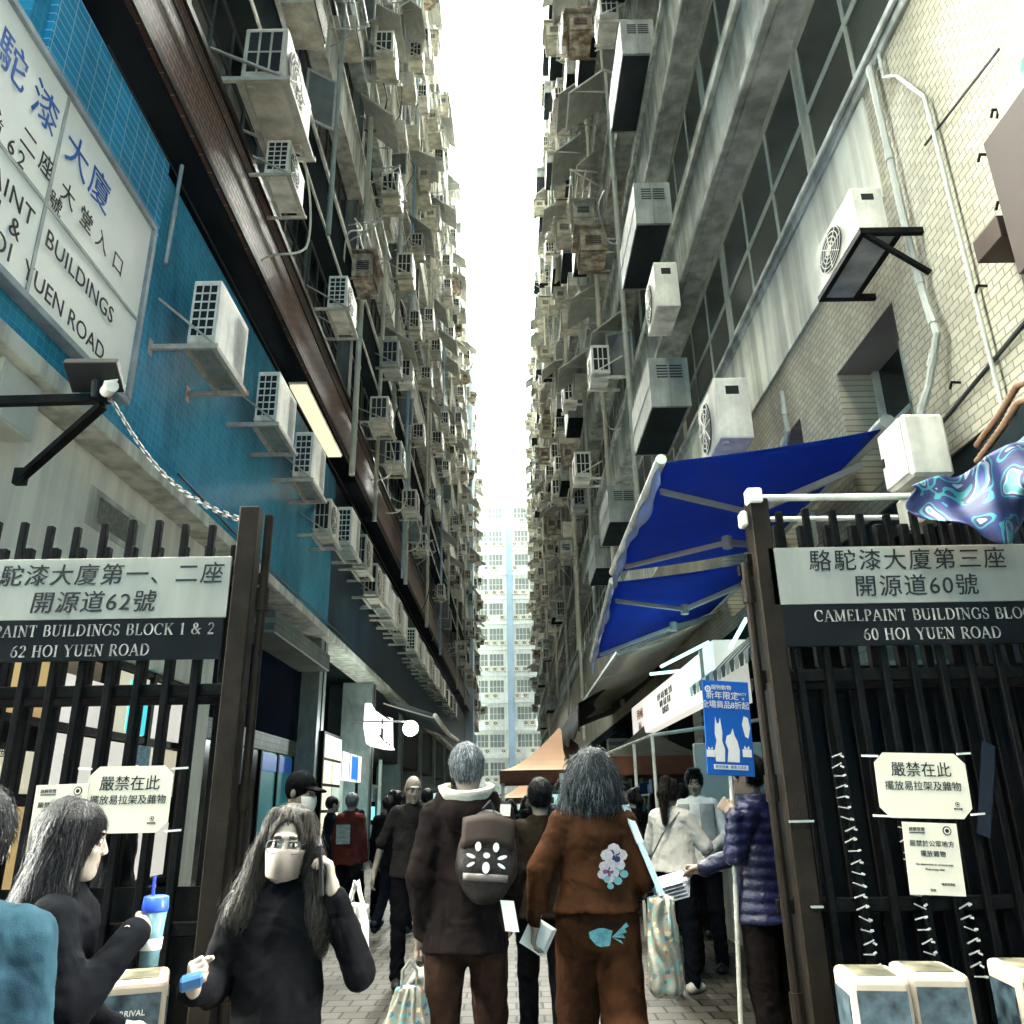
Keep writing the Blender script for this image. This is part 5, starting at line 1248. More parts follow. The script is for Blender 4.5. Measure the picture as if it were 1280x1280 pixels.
def person(label, x, y, rot, height, J=None, hair='short', hairm=HBLK, skin=SKIN, top=None, topm=None, legm=None, shoem=None, head=(0, 0, 0),
           hands=('relax', 'relax'), handdir=(None, None), detail=1.0, hem=.80, topr=1.0, legr=1.0, sleeves=True, puff=False, hood=None, skirt=None, headres=None, shirt=None, group=None, collar=None, z=0.0):
    """figure facing -y before rot; own left is +x"""
    s = height/1.70; j = {k: V3(*v) for k, v in J0.items()}
    for k, v in (J or {}).items(): j[k] = V3(*v)
    res = .013*detail
    hr = headres or .0045*detail
    Rm = rotm(*head); hs = .97
    M0 = Matrix.Translation((x, y, z)) @ Matrix.Rotation(R(rot), 4, 'Z') @ Matrix.Scale(s, 4)
    # --- body
    def body(P):
        d = d_seg(P, j['chest'], j['waist'], .125, .115, .7); d = smin(d, d_seg(P, j['waist'], j['pel'], .115, .125, .75), .04)
        d = smin(d, d_seg(P, j['shL'], j['shR'], .048, .048), .04); d = smin(d, d_seg(P, j['chest'], j['neck'], .07, .052), .05)
        for q in 'LR':
            d = smin(d, d_seg(P, j['sh'+q], j['el'+q], .045, .037), .03); d = smin(d, d_seg(P, j['el'+q], j['wr'+q], .037, .025), .015)
            d = smin(d, d_seg(P, j['hip'+q], j['kn'+q], .078, .050), .03); d = smin(d, d_seg(P, j['kn'+q], j['an'+q], .050, .034), .02)
            d = smin(d, d_seg(P, j['an'+q]+V3(0, .01, -.02), j['an'+q]+V3(0, -.12, -.045), .034, .026), .02)
        return d
    allp = np.stack(list(j.values())); lo = allp.min(0)-.17; hi = allp.max(0)+.17; lo[2] = -.02
    bv, bf = nets(body, lo, hi, res*1.15)
    hv, hf, hm = head_parts(hr)
    hv = (hv*hs)@Rm.T + j['head']
    parts = [(bv, bf, 0), (hv, hf, hm)]
    for q, pose, hd in (('L', hands[0], handdir[0]), ('R', hands[1], handdir[1])):
        if pose is None: continue
        v, f = hand_parts(pose, q == 'R', .0042*max(1, detail*.9))
        fx = j['wr'+q]-j['el'+q]; fx /= np.linalg.norm(fx)
        if hd and hd[0] is not None: fx = V3(*hd[0]); fx /= np.linalg.norm(fx)
        dz = V3(*(hd[1] if hd else ((1, 0, 0) if q == 'L' else (-1, 0, 0)))); dz = dz-fx*(dz@fx); dz /= np.linalg.norm(dz)
        yy = np.cross(dz, fx)
        # thumb axis (+y for a right hand, mirrored for a left one)
        Mx = np.stack([fx, yy, dz], 1)
        parts.append(((v*.96)@Mx.T + j['wr'+q] + fx*.012, f, 0))
    o = mk('person', parts, [skin, LIP, EYEW, IRIS, hairm if hair not in ('bald', 'cap') else HBLK])
    o.matrix_world = M0; tag(o, label, 'person', group)
    ch = {}
    def child(name, parts_, m): c = mk(name, parts_, m if isinstance(m, list) else [m], o); ch[name] = c; return c
    if hair:
        v, f, hfn = hair_parts(hair, hr*1.25 if detail < 1.3 else hr*1.1); pp = [((v*hs)@Rm.T+j['head'], f, 0)]
        if detail < 1.3 and hair in HAIRL:
            q = HAIRL[hair]; sv, sf = hair_strands(hfn, v, q[0], q[1], int(abs(x)*100), q[3], q[2]); pp.append(((sv*hs)@Rm.T+j['head'], sf, 0))
            sv, sf = hair_strands(hfn, v, q[0]//3, q[1], int(abs(x)*100)+1, q[3], q[2]); pp.append(((sv*hs)@Rm.T+j['head'], sf, 1))
        c = child('cap' if hair == 'cap' else 'hair', pp, [hairm, STRAND[hairm.name]] if hairm.name in STRAND and len(pp) > 1 else hairm)
    # --- trousers or skirt
    hz = hem
    def legs(P):
        d = d_seg(P, j['pel']+V3(0, 0, .06), j['pel']-V3(0, 0, .03), .135*legr**.3, .148*legr**.3, .74)
        for q in 'LR':
            a, k, n = j['hip'+q], j['kn'+q], j['an'+q]
            d = smin(d, d_seg(P, a, k, .094*legr**.5, .070*legr), .03); d = smin(d, d_seg(P, k, n+(n-k)*.02, .068*legr, .058*legr), .02)
        d = d + .010*np.abs(wob(P, 24, 1, st=(1, 1, 1.1))) - .003 + .004*wob(P, 50, 3) + .004*np.sin(P[..., 2]*75+4*np.sin(P[..., 0]*30))*np.exp(-((P[..., 2]-.18)/.14)**2)
        return np.maximum(d, P[..., 2]-j['pel'][2]-.1)
    if skirt:
        def legs(P):
            d = d_seg(P, j['pel']+V3(0, 0, .05), V3(0, 0, skirt), .14, .26, .8); th = np.arctan2(P[..., 0], P[..., 1]); d = d+.014*np.sin(th*11+P[..., 2]*3)*np.clip((.95-P[..., 2])*2, 0, 1)
            return np.maximum(np.maximum(d, P[..., 2]-1.0), skirt-P[..., 2])
    l2 = np.stack([j[k] for k in ('pel', 'hipL', 'hipR', 'knL', 'knR', 'anL', 'anR')]); lo = l2.min(0)-.17*max(1, legr); hi = l2.max(0)+.2; lo[2] = max(lo[2], .03)
    if skirt: lo[:2] -= .15; hi[:2] += .15
    v, f = nets(legs, lo, hi, res*.95); child('skirt' if skirt else 'trousers', [(v, f, 0)], legm)
    # --- shoes
    for q in 'LR':
        n = j['an'+q]; k = j['kn'+q]; sh = n-k; tip = math.atan2(-sh[1], -sh[2])*.8 if n[2] > .13 else 0
        def shoe(P):
            Q = P-n; c_, s_ = math.cos(tip), math.sin(tip); Q = np.stack([Q[..., 0], c_*Q[..., 1]+s_*Q[..., 2], -s_*Q[..., 1]+c_*Q[..., 2]], -1)
            d = d_seg(Q, (0, .035, -.035), (0, -.10, -.05), .043, .040); d = smin(d, d_seg(Q, (0, .01, .02), (0, .01, -.03), .045, .045), .02)
            d = smin(d, d_ell(Q, (0, -.13, -.052), (.042, .05, .032)), .02)
            return np.maximum(d, -.079-Q[..., 2])
        v, f = nets(shoe, n-V3(.09, .24, .18), n+V3(.09, .2, .14), .009*detail); child('shoe', [(v, f, 0)], shoem or BLACK)
    # --- upper garment
    def jacket(P):
        c, w = j['chest'], j['waist']; hb = V3(j['pel'][0], j['pel'][1], hz)
        d = d_seg(P, c+V3(0, 0, .03), w, .140*topr, .136*topr, .70); d = smin(d, d_seg(P, w, hb, .136*topr, .182*topr, .80), .05)
        d = smin(d, d_seg(P, j['shL'], j['shR'], .052*topr**.5, .052*topr**.5), .045)
        d = smin(d, d_seg(P, j['chest']+V3(0, 0, .08), j['neck']-V3(0, 0, .01), .085, .066), .04)
        ar = None
        for q in 'LR':
            a = j['sh'+q]; e = j['el'+q]; n = j['wr'+q]; n2 = n+(e-n)*.05
            g = smin(d_seg(P, a, e, .058*topr**.6, .050*topr**.6), d_seg(P, e, n2 if sleeves else e+(n-e)*.05, .050*topr**.6, .041*topr**.6), .02)
            ar = g if ar is None else np.minimum(ar, g)
        d = smin(d, ar, .022)
        if puff:
            d = d + .011*(np.abs(np.sin(P[..., 2]*52+2.0*P[..., 0]+.4*np.sin(P[..., 0]*20)))**.6*-1+.6)
            d = d + .004*wob(P, 40, 3)
        else:
            d = d + .014*wob(P, 14, 2, st=(1.3, 1, .8)) + .010*np.abs(wob(P, 30, 5, st=(1.5, 1.5, .7))) + .004*wob(P, 60, 1, st=(1, 1, 1.6)) - .004
        if collar: d = np.minimum(d, np.abs(d_seg(P, j['neck']-V3(0, 0, .05), j['neck']+V3(0, -.005, collar), .078, .082))-.012+np.where(P[..., 2] > j['neck'][2]+collar, 1, 0))
        if hood:
            nk = j['neck']; d = smin(d, d_ell(P, nk+V3(0, .085, -.045), (.125, .075, .085))+.006*wob(P, 40), .03)
            d = smin(d, np.abs(d_seg(P, nk+V3(-.05, 0, .005), nk+V3(.05, .0, .005), .085, .085))-.018+np.where((P[..., 2] > nk[2]+.055), 1, 0), .02)
        d = np.maximum(d, hz-P[..., 2]+.006*np.sin(P[..., 0]*25)+np.where(np.hypot(P[..., 0]-j['pel'][0], P[..., 1]-j['pel'][1]) > .24*topr, -.6, 0))
        return d
    js = np.stack([j[k] for k in ('chest', 'neck', 'shL', 'shR', 'elL', 'elR', 'wrL', 'wrR', 'waist', 'pel')]); lo = js.min(0)-.20*topr; hi = js.max(0)+.16*topr; lo[2] = min(hz-.03, js[:, 2].min()-.1)
    v, f = nets(jacket, lo, hi, res*.95); child(top or 'jacket', [(v, f, 0)], topm)
    def W_(p):      # figure space to world
        return M0 @ Vector(p)
    def HW(p): q = (np.asarray(p, float)*hs)@Rm.T+j['head']; return M0 @ Vector(q)
    return o, j, W_, HW, ch, Rm, hs
def childmesh(b, name, m, par, **k):
    """mesh given in the figure's own space"""
    return b.build(name, m, par, **k)

WALKL = dict(knL=(.10, -.16, .52), anL=(.10, -.24, .10), knR=(-.10, .02, .50), anR=(-.10, .24, .17))
WALKR = dict(knR=(-.10, -.16, .52), anR=(-.10, -.24, .10), knL=(.10, .02, .50), anL=(.10, .24, .17))
DKTOP = fab('black brown jacket cloth', (.015, .010, .009), (.008, .006, .006)); BRNTR = fab('brown corduroy', (.042, .021, .014), (.020, .011, .008)); BLKCL = fab('black cloth', (.0042, .0046, .006)); NAVY = fab('dark navy cloth', (.006, .008, .012))
BRNJ = fab('rust brown cotton', (.050, .020, .0085), (.028, .012, .006)); CRMCL = fab('cream knit', (.78, .74, .68), (.66, .62, .57)); WHT = fab('white shirt cloth', (.80, .82, .80), v=.12)
PURP = mat('purple blue down fabric', (.009, .011, .055), .42, var=.35, vscale=9, bump=.3, bscale=60, spec=.5); BLUEC = fab('blue grey cloth', (.016, .042, .056), (.008, .018, .028)); REDC = fab('dull red cloth', (.075, .016, .011)); GRN = fab('dark green grey cloth', (.016, .02, .019)); SHW = mat('white trainers', (.62, .60, .54), .5, var=.2, vscale=12)

def loop_strap(b, pts, w, t=.006, m=0):
    for a, c in zip(pts, pts[1:]): b.bar(a, c, w, t, m)

# 1 --- man with backpack, back to the camera, walking away
o, j, W_, HW, ch, Rm, hs = person('grey haired man seen from behind in dark hooded jacket and brown trousers', -.225, 4.2, 180, 1.74, J=dict(WALKR, head=(.0, -.03, 1.57), shL=(.165, .01, 1.375), shR=(-.165, .01, 1.375), wrL=(.205, .0, .87), elL=(.21, .06, 1.11), wrR=(-.20, -.12, .93), elR=(-.215, .06, 1.12), knL=(.11, .03, .5), anL=(.11, .12, .1)),
    hair='short', hairm=HGREY, topm=DKTOP, legm=BRNTR, hood=True, hem=.80, topr=1.08, legr=1.1, hands=('grip', 'relax'), handdir=((None, (.3, -1, 0)), None), head=(-4, 6, 3))
b = MB(); nk = j['neck']
b.grid(lambda u, v: (nk[0]+(.092+.02*v)*math.sin((u-.5)*4.6), nk[1]+.012+(.105+.035*v)*math.cos((u-.5)*4.6)*.9, nk[2]-.005+.075*v-.02*math.cos((u-.5)*6)), 24, 4)
childmesh(b, 'hood_lining', fab('pale hood lining', (.50, .47, .40)), o, smooth=True, solid=.026)
# backpack
t = thing('backpack', 'small dark backpack with a white cat face patch on the man\'s back', 'backpack')
def bag_fn(P): return smax(d_ell(P, (0, .0, 0), (.135, .085, .20)), np.abs(P[..., 1])-.075, .03) + .008*wob(P, 24, 4) - .012*np.exp(-((P[..., 2]+.06)/.05)**2)
v, f = nets(bag_fn, (-.18, -.13, -.25), (.18, .13, .25), .009)
mk('pack_body', [(v, f, 0)], [mat('black brown pack nylon', (.016, .011, .009), .55, var=.4, vscale=6, bump=.3, bscale=120)], t)
b = MB(); b.grid(lambda u, v: (-.12+.24*u, .062+.02*math.sin(u*3.14), .155-.13*v+.02*math.sin(u*3.14)), 10, 4); b.build('flap', mat('dark brown flap', (.035, .02, .013), .6, var=.4, vscale=5), t, smooth=True, solid=.008)
b = MB()
def pd(x, z, rx, rz, a=0):
    pts = [(x+rx*math.cos(q*.524)*math.cos(a)-rz*math.sin(q*.524)*math.sin(a), .0885-.25*abs(x)**1.6, z+rx*math.cos(q*.524)*math.sin(a)+rz*math.sin(q*.524)*math.cos(a)) for q in range(12)]
    b.poly(pts, (0, 1, 0), .004)
pd(-.04, .035, .014, .02); pd(.04, .035, .014, .02); pd(0, .0, .016, .012); pd(0, -.05, .017, .024)
for s_ in (-1, 1): pd(s_*.07, -.005, .022, .008, s_*.3); pd(s_*.068, -.04, .02, .007, -s_*.5)
b.build('face_patch', mat('white rubber print', (.55, .54, .52), .5), t)
b = MB(); b.grid(lambda u, v: (-.10+.2*u, .075+.012*math.sin(u*3.14), -.075-.03*v), 8, 2); b.build('reflective_band', mat('dull reflective band', (.13, .11, .10), .35), t, smooth=True, solid=.004)
b = MB(); b.tube([(-.02, .02, .2), (0, .03, .235), (.03, .02, .2)], .008); loop_strap(b, [(-.07, -.06, .18), (-.07, -.13, .24), (-.07, -.2, .15)], .05); b.build('strap', BLACK, t)
b = MB(); b.obox((-.115, .03, -.235), (.03, 0, .0), (0, .006, 0), (.015, 0, .06)); b.build('tag_cloth', PAPERW, t)
p = W_((-.10, .205, 1.20)); t.location = p; t.rotation_euler = (R(6), R(-4), R(180))
# plastic carrier bag in his left hand
FLOR = bpy.data.materials.new('flower print'); FLOR.use_nodes = True; nt = FLOR.node_tree; bs = nt.nodes['Principled BSDF']; bs.inputs['Roughness'].default_value = .45
tc = nt.nodes.new('ShaderNodeTexCoord'); vo = nt.nodes.new('ShaderNodeTexVoronoi'); vo.inputs['Scale'].default_value = 52; rp = nt.nodes.new('ShaderNodeValToRGB'); rp.color_ramp.interpolation = 'CONSTANT'
rp.color_ramp.elements[0].color = (.25, .22, .17, 1); rp.color_ramp.elements[1].position = .36; rp.color_ramp.elements[1].color = (.16, .30, .28, 1)
for p_, c_ in ((.5, (.28, .26, .2)), (.66, (.42, .22, .12)), (.73, (.27, .25, .19)), (.86, (.08, .12, .16)), (.93, (.6, .5, .3))): e = rp.color_ramp.elements.new(p_); e.color = (*c_, 1)
nt.links.new(tc.outputs['Object'], vo.inputs[0]); sx_ = nt.nodes.new('ShaderNodeSeparateColor'); nt.links.new(vo.outputs['Color'], sx_.inputs[0]); nt.links.new(sx_.outputs[0], rp.inputs[0]); nt.links.new(rp.outputs[0], bs.inputs['Base Color'])
def softbag(label, loc, w, h, d, rz, m, cat='bag', name='carrier_bag', neck=.3, seed=0, handle=.2):
    def fn(P):
        zz = np.clip(-P[..., 2]/h, 0, 1); k = neck+(1-neck)*np.minimum(1, zz*1.7)**.8
        r = np.sqrt((P[..., 0]/(w/2*k))**2+(P[..., 1]/(d/2*k))**2)
        q = (r-1)*min(w, d)/2*k; th = np.arctan2(P[..., 0], P[..., 1])
        q = q+.012*np.sin(th*9+seed+3*np.sin(P[..., 2]*14))*(1-.5*zz)+.008*wob(P, 26, seed)
        return smax(smax(q, P[..., 2], .01), -P[..., 2]-h, .05)
    v, f = nets(fn, (-w*.7, -d*.8, -h-.06), (w*.7, d*.8, .04), .009)
    o = mk(name, [(v, f, 0)], [m]); o.location = loc; o.rotation_euler = (0, 0, rz); tag(o, label, cat)
    b = MB()
    for s_ in (-1, 1): b.tube([(s_*w*neck*.4, s_*.01, -.02), (s_*w*.12, 0, handle*.6), (0, s_*.008, handle), (-s_*w*.05, 0, handle*.8)], .007, 6)
    b.build('handle', m, o); return o
hp = W_(j['wrL']+V3(0.0, -.0, -.09))
softbag('floral print plastic bag hanging from the grey haired man\'s hand', hp+Vector((-.04, -.10, -.10)), .27, .50, .18, R(10), FLOR, neck=.32, handle=.10)

# 2 --- woman in rust brown, seen from behind, looking up
o, j, W_, HW, ch, Rm, hs = person('woman with bushy dark hair in rust brown jacket and trousers seen from behind', .40, 4.4, 180, 1.70, J=dict(WALKL, head=(0, .03, 1.575), chest=(0, .01, 1.26), elR=(-.23, .05, 1.10), wrR=(-.20, -.16, 1.02), elL=(.27, .06, 1.14), wrL=(.30, .05, .92), shL=(.16, .01, 1.36), shR=(-.16, .01, 1.36), anR=(-.09, .36, .30), knR=(-.10, .06, .48)),
    hair='bob', hairm=HDK, topm=BRNJ, legm=BRNJ, hem=.95, topr=1.2, legr=1.5, hands=('relax', 'relax'), head=(6, -14, 0), shoem=SHW)
b = MB()
def petal(cx, cz, r, a0, m, n=5):
    for q in range(n):
        a = a0+q*2*math.pi/n; c = (cx+r*.6*math.cos(a), 0, cz+r*.6*math.sin(a)); k = 8
        b.add([(c[0]+r*.52*math.cos(i*.785), .242-.55*(c[0])**2, c[2]+r*.42*math.sin(i*.785)) for i in range(k)], [tuple(range(k))], m)
petal(.06, 1.19, .075, .3, 0); petal(.06, 1.20, .04, .8, 1, 4); petal(.02, 1.12, .06, 1, 0); petal(.02, 1.12, .03, 0, 2, 4); petal(.085, 1.10, .05, .2, 3, 3); petal(.03, 1.07, .04, .5, 3, 3)
b.v = [(-.062+(-p[0]-.02+.062)*.8, p[1]-.038, 1.15+(p[2]-1.13)*.85) for p in b.v]
childmesh(b, 'embroidery', [mat('white embroidery', (.40, .37, .39), .8, var=.3, vscale=60), mat('indigo embroidery', (.02, .025, .10), .8), mat('plum embroidery', (.12, .05, .11), .8), mat('sky embroidery', (.12, .26, .30), .8)], o)
b = MB(); b.add([(-.06+.055*math.cos(i*.6)*(1+.3*math.sin(i*2)), .235, .80+.04*math.sin(i*.6)) for i in range(10)], [tuple(range(10))])
for q in range(4): b.add([(-.11, .236, .80), (-.16-.01*q, .234, .77+.025*q), (-.15-.01*q, .234, .785+.025*q)], [(0, 1, 2)])
b.v = [(p[0]+.06, p[1]-.055, p[2]+.06) for p in b.v]
childmesh(b, 'fish_patch', mat('aqua patch', (.09, .27, .32), .7, var=.4, vscale=40), o, solid=.004)
b = MB(); b.tube([(-.235, -.13, 1.03), (-.222, -.15, 1.02)], .05, 14); childmesh(b, 'cuff', mat('black cuff', (.02, .02, .02), .7), o)
pw = W_(j['wrL']+V3(-.01, -.02, -.07)); tag(MB().obox((0, 0, 0), (.05, 0, -.03), (.012, .012, .0), (.03, 0, .055)).build('folded_paper', PAPERW, loc=pw), 'folded white paper in the rust jacketed woman\'s hand', 'paper')
t = softbag('floral fabric tote bag hanging at the rust jacketed woman\'s side', W_((-.30, .10, 1.02)), .27, .42, .14, R(70), FLOR, cat='bag', name='tote_bag', neck=.7, seed=2, handle=.03)
pa, pb, pc = W_((-.30, .16, 1.03)), W_((-.22, .10, 1.26)), W_((-.165, .03, 1.435)); pd_, pe = W_((-.24, -.09, 1.25)), W_((-.30, .04, 1.03))
b = MB(); ow = t.matrix_basis.inverted()
loop_strap(b, [ow @ q for q in (pa, pb, pc, pd_, pe)], .045, .008); b.build('strap', mat('pale blue strap', (.40, .52, .56), .7), t)

# 3 --- person in between, dark clothes, hand on hip
o, j, W_, HW, ch, Rm, hs = person('person in dark brown top with hand on hip between the couple', .17, 5.5, 180, 1.60, J=dict(WALKL, elL=(.42, .04, 1.22), wrL=(.24, .0, 1.05), elR=(-.24, .05, 1.1)), hair='short', topm=fab('dark olive brown cloth', (.018, .013, .008)), legm=BLKCL, hem=.85, topr=1.1, hands=('relax', 'relax'), shoem=SHW, detail=1.2)
b = MB(); b.box(-.04, .0, .152, .158, 1.14, 1.20); childmesh(b, 'back_patch', CREAM, o)
# 4 --- bald man walking towards the camera
person('bald man in dark tee shirt and trousers walking towards the camera', -.93, 8.0, 6, 1.72, J=dict(WALKR, elR=(-.27, .02, 1.12), wrR=(-.33, -.02, .88), head=(0, -.05, 1.57)), hair='bald', hairm=HGREY, skin=SKINC, topm=fab('charcoal tee', (.020, .018, .018)), legm=BLKCL, hem=.84, topr=1.15, sleeves=False, head=(12, 14, 0), shoem=BLACK)
# 5 --- woman in cream sweater
o, j, W_, HW, ch, Rm, hs = person('woman in cream sweater with tied up hair standing at the stall', 1.36, 7.5, 140, 1.63, J=dict(elR=(-.27, -.08, 1.14), wrR=(-.12, -.26, 1.16), elL=(.27, -.06, 1.12), wrL=(.16, -.27, 1.05)), hair='ponytail', hairm=HBRN, topm=CRMCL, legm=NAVY, hem=.93, topr=1.3, legr=1.05, shoem=SHW, hands=('cup', 'pinch'), head=(10, 8, 0))
b = MB(); loop_strap(b, [(-.13, .07, 1.42), (-.02, .19, 1.25), (.12, .185, 1.05), (.22, .10, .96)], .014, .008); childmesh(b, 'bag_strap', mat('grey strap', (.12, .13, .13), .6), o)
w_ = W_((.25, .02, .98))
softbag('flat grey cross body bag at the cream sweater woman\'s hip', w_, .30, .22, .10, R(30), mat('grey green bag cloth', (.20, .23, .21), .7, var=.2), name='shoulder_bag', neck=.9, seed=5, handle=.02)
# 6 --- man in white shirt facing her
o, j, W_, HW, ch, Rm, hs = person('short haired man in white shirt and pale grey vest facing the stall customers', 1.76, 8.3, -22, 1.74, J=dict(elR=(-.25, -.03, 1.12), wrR=(-.12, -.25, 1.05), elL=(.26, -.02, 1.11), wrL=(.15, -.26, 1.02)), hair='tuft', hairm=HBLK, skin=SKINC, topm=WHT, legm=NAVY, hem=.82, topr=1.1, head=(8, 10, 0), hands=('cup', 'cup'))
b = MB()
for s_ in (-1, 1): b.grid(lambda u, v: (s_*(.05+.12*u), -.118+.06*u*u, 1.39-.5*v), 5, 8)
childmesh(b, 'vest', fab('pale blue grey vest', (.38, .42, .42)), o, smooth=True, solid=.012)
b = MB(); b.bar((-.02, -.125, 1.30), (-.05, -.126, 1.12), .05, .01); childmesh(b, 'neck_scarf', mat('blue scarf', (.08, .20, .32), .7), o)
# 7 --- placard holder
o, j, W_, HW, ch, Rm, hs = person('sign holder in a purple blue quilted down jacket turned sideways', 1.425, 5.15, 235, 1.71, J=dict(elL=(.235, -.05, 1.15), wrL=(.235, -.03, 1.37), elR=(-.17, -.16, 1.14), wrR=(-.07, -.38, 1.05), head=(0, -.02, 1.575)), hair='short', hairm=HBLK, topm=PURP, legm=fab('black brown trousers', (.008, .006, .006)), hem=.80, topr=1.18, legr=1.2, puff=True, collar=.05, hands=('grip', 'grip'), handdir=(((-.1, -.75, .6), (.95, -.1, .2)), ((.1, -1, -.1), (-.7, .1, .7))), head=(10, 0, 0))
fl_ = W_(j['wrR']+V3(.0, -.12, -.03))
# leaflets in the other hand
b = MB()
for q in range(5): b.obox((.01*q, .004*q, -.012*q), (.085, 0, .02), (.02, .06, .03+.008*q), (0, .0, .0012))
tag(b.build('leaflets', [mat('pale leaflet', (.52, .54, .60), .45, var=.35, vscale=14)], loc=fl_+Vector((-.10, -.04, -.03))), 'fan of pale leaflets held out by the sign holder', 'leaflets')
# placard
t = thing('placard', 'royal blue shop promotion placard on a white pole held by the sign holder', 'placard', (1.29, 5.0, 0)); 
PB = mat('royal blue board', (.012, .11, .46), .4, var=.12, vscale=4); PWH = mat('white print', (.72, .72, .72), .5)
tilt = Matrix.Rotation(R(4.2), 4, 'Y')
root = empty('board_holder'); root.parent = t; root.location = (-.0, 0, 1.86); root.rotation_euler = (R(-2), R(-3.0), R(8))
bd = MB().box(-.145, .145, -.006, .008, -.275, .275).build('board', PB, t, .002); bd.location = (0, -.0, 1.86); bd.rotation_euler = (R(-2), R(3), R(8))
bpy.data.objects.remove(root)
b = MB(); b.tube([(.0, .022, 1.66), (-.10, .06, .02)], .0135, 10); b.build('pole', WHITEMET, t, smooth=False)
def pt(s_, sz, x, z, **k): return text(s_, sz, PWH, bd, (x, -.008, z), ext=.0008, **k)
pt('寵物動物', .032, -.03, .232); pt('新年限定', .052, -.025, .183); pt('全場貨品8折起', .048, -.01, .128, space=.92); pt('PARTY', .024, .092, .198); pt('米', .018, .105, .170)
b = MB(); b.disc((-.115, -.008, .222), (0, -1, 0), .02, 14, r0=.011); b.disc((-.115, -.0078, .222), (0, -1, 0), .006, 10)
def blob(pts): b.add([(x, -.0082, z) for x, z in pts], [tuple(range(len(pts)))])
blob([(-.09, -.20), (-.035, -.20), (-.03, -.13), (-.045, -.08), (-.04, -.03), (-.045, .01), (-.05, .055), (-.06, .02), (-.072, .02), (-.08, .06), (-.085, .0), (-.088, -.04), (-.08, -.08), (-.095, -.14)])
blob([(-.02, -.2), (.055, -.2), (.06, -.13), (.05, -.08), (.035, -.05), (.025, -.005), (.01, -.04), (-.015, -.05), (-.025, -.09), (-.01, -.13)])
for cx, cz, r in ((.105, -.14, .028), (-.12, -.15, .025)):
    b.add([(cx-r, -.0082, cz-r), (cx+r, -.0082, cz-r), (cx+r, -.0082, cz+r*.6), (cx-r, -.0082, cz+r*.6)], [(0, 1, 2, 3)]); b.add([(cx-r*.6, -.0082, cz+r*.7), (cx, -.0082, cz+r*.7), (cx-r*.5, -.0082, cz+r*1.4)], [(0, 1, 2)]); b.add([(cx+r*.6, -.0082, cz+r*.7), (cx, -.0082, cz+r*.7), (cx+r*.5, -.0082, cz+r*1.4)], [(0, 1, 2)])
blob([(.085, .02), (.10, .07), (.125, .06), (.135, 0), (.12, -.06), (.10, -.05)])
b.add([(-.105, -.0082, -.243), (.105, -.0082, -.243), (.105, -.0082, -.215), (-.105, -.0082, -.215)], [(0, 3, 2, 1)])
b.build('print', PWH, bd)
text('新年快樂  優惠大派送', .02, PB, bd, (0, -.009, -.229), ext=.0006)
# 8 --- woman on the phone walking towards the camera
o, j, W_, HW, ch, Rm, hs = person('long haired woman in black with glasses and face mask talking on a phone', -.70, 2.72, 12, 1.46, J=dict(WALKR, elL=(.27, -.06, 1.15), wrL=(.165, -.11, 1.41), elR=(-.22, -.03, 1.12), wrR=(-.25, -.24, 1.16), head=(.0, -.05, 1.57)),
    hair='long', hairm=hairmat('ash brown hair', (.05, .043, .036), (.006, .005, .004)), topm=fab('black coat', (.004, .0042, .0052), (.006, .006, .007)), legm=BLKCL, hem=.55, topr=1.0, hands=('cup', 'grip'), handdir=(((-.22, -.02, 1), (.95, -.1, .3)), ((.1, -.6, .5), (-.6, -.7, .2))), head=(-6, 8, 4), skin=SKINC)
hp_ = W_(j['wrL']+V3(-.045, -.015, .085))
t = thing('mobile_phone', 'dark mobile phone held to the ear by the masked woman', 'phone', hp_, 0); t.rotation_euler = (R(14), R(-6), R(14))
MB().box(-.005, .005, -.036, .036, -.075, .075).build('body', BLACK, t, .004); MB().box(-.0075, -.0055, -.032, .032, -.07, .07).build('screen', mat('phone glass', (.03, .03, .035), .1), t)
def HB(pts): return [tuple((np.asarray(p, float)*hs)@Rm.T+j['head']) for p in pts]
b = MB()
def maskp(u, v): a = (u-.5)*2.3; z = -.012-.092*v; return ((.066-.012*v)*math.sin(a)*1.12, -.022-(.078+.018*math.sin(v*3.1))*math.cos(a)-.008*math.cos(a*2)*(1-v), z+.012*math.cos(a*1.3)*(1-v))
b.grid(lambda u, v: HB([maskp(u, v)])[0], 16, 10)
for s_ in (-1, 1): b.tube(HB([(s_*.066, -.055, -.02), (s_*.078, -.01, .0), (s_*.078, .01, .01)]), .0015, 5); b.tube(HB([(s_*.05, -.055, -.095), (s_*.076, -.005, -.03)]), .0015, 5)
childmesh(b, 'face_mask', mat('pale brown face mask', (.20, .165, .14), .7, var=.1, vscale=15), o, smooth=True, solid=.003)
b = MB()
for s_ in (-1, 1):
    c = V3(s_*.033, -.108, .006); ring = [(c[0]+.026*(abs(math.cos(a))**.6)*math.copysign(1, math.cos(a)), c[1]+.10*abs(c[0]+.026*math.cos(a))**2*4, c[2]+.021*(abs(math.sin(a))**.6)*math.copysign(1, math.sin(a))) for a in np.linspace(0, 2*math.pi, 25)]
    b.tube(HB(ring), .0016, 6); b.tube(HB([(s_*.06, -.09, .012), (s_*.078, .005, .012)]), .0014, 5)
b.tube(HB([(-.009, -.107, .010), (0, -.110, .013), (.009, -.107, .010)]), .0014, 5)
childmesh(b, 'glasses', mat('clear grey glasses frame', (.12, .13, .14), .25, metal=.3), o)
b = MB(); b.tube([(-.30, -.31, 1.16), (-.27, -.36, 1.20)], .03, 10)
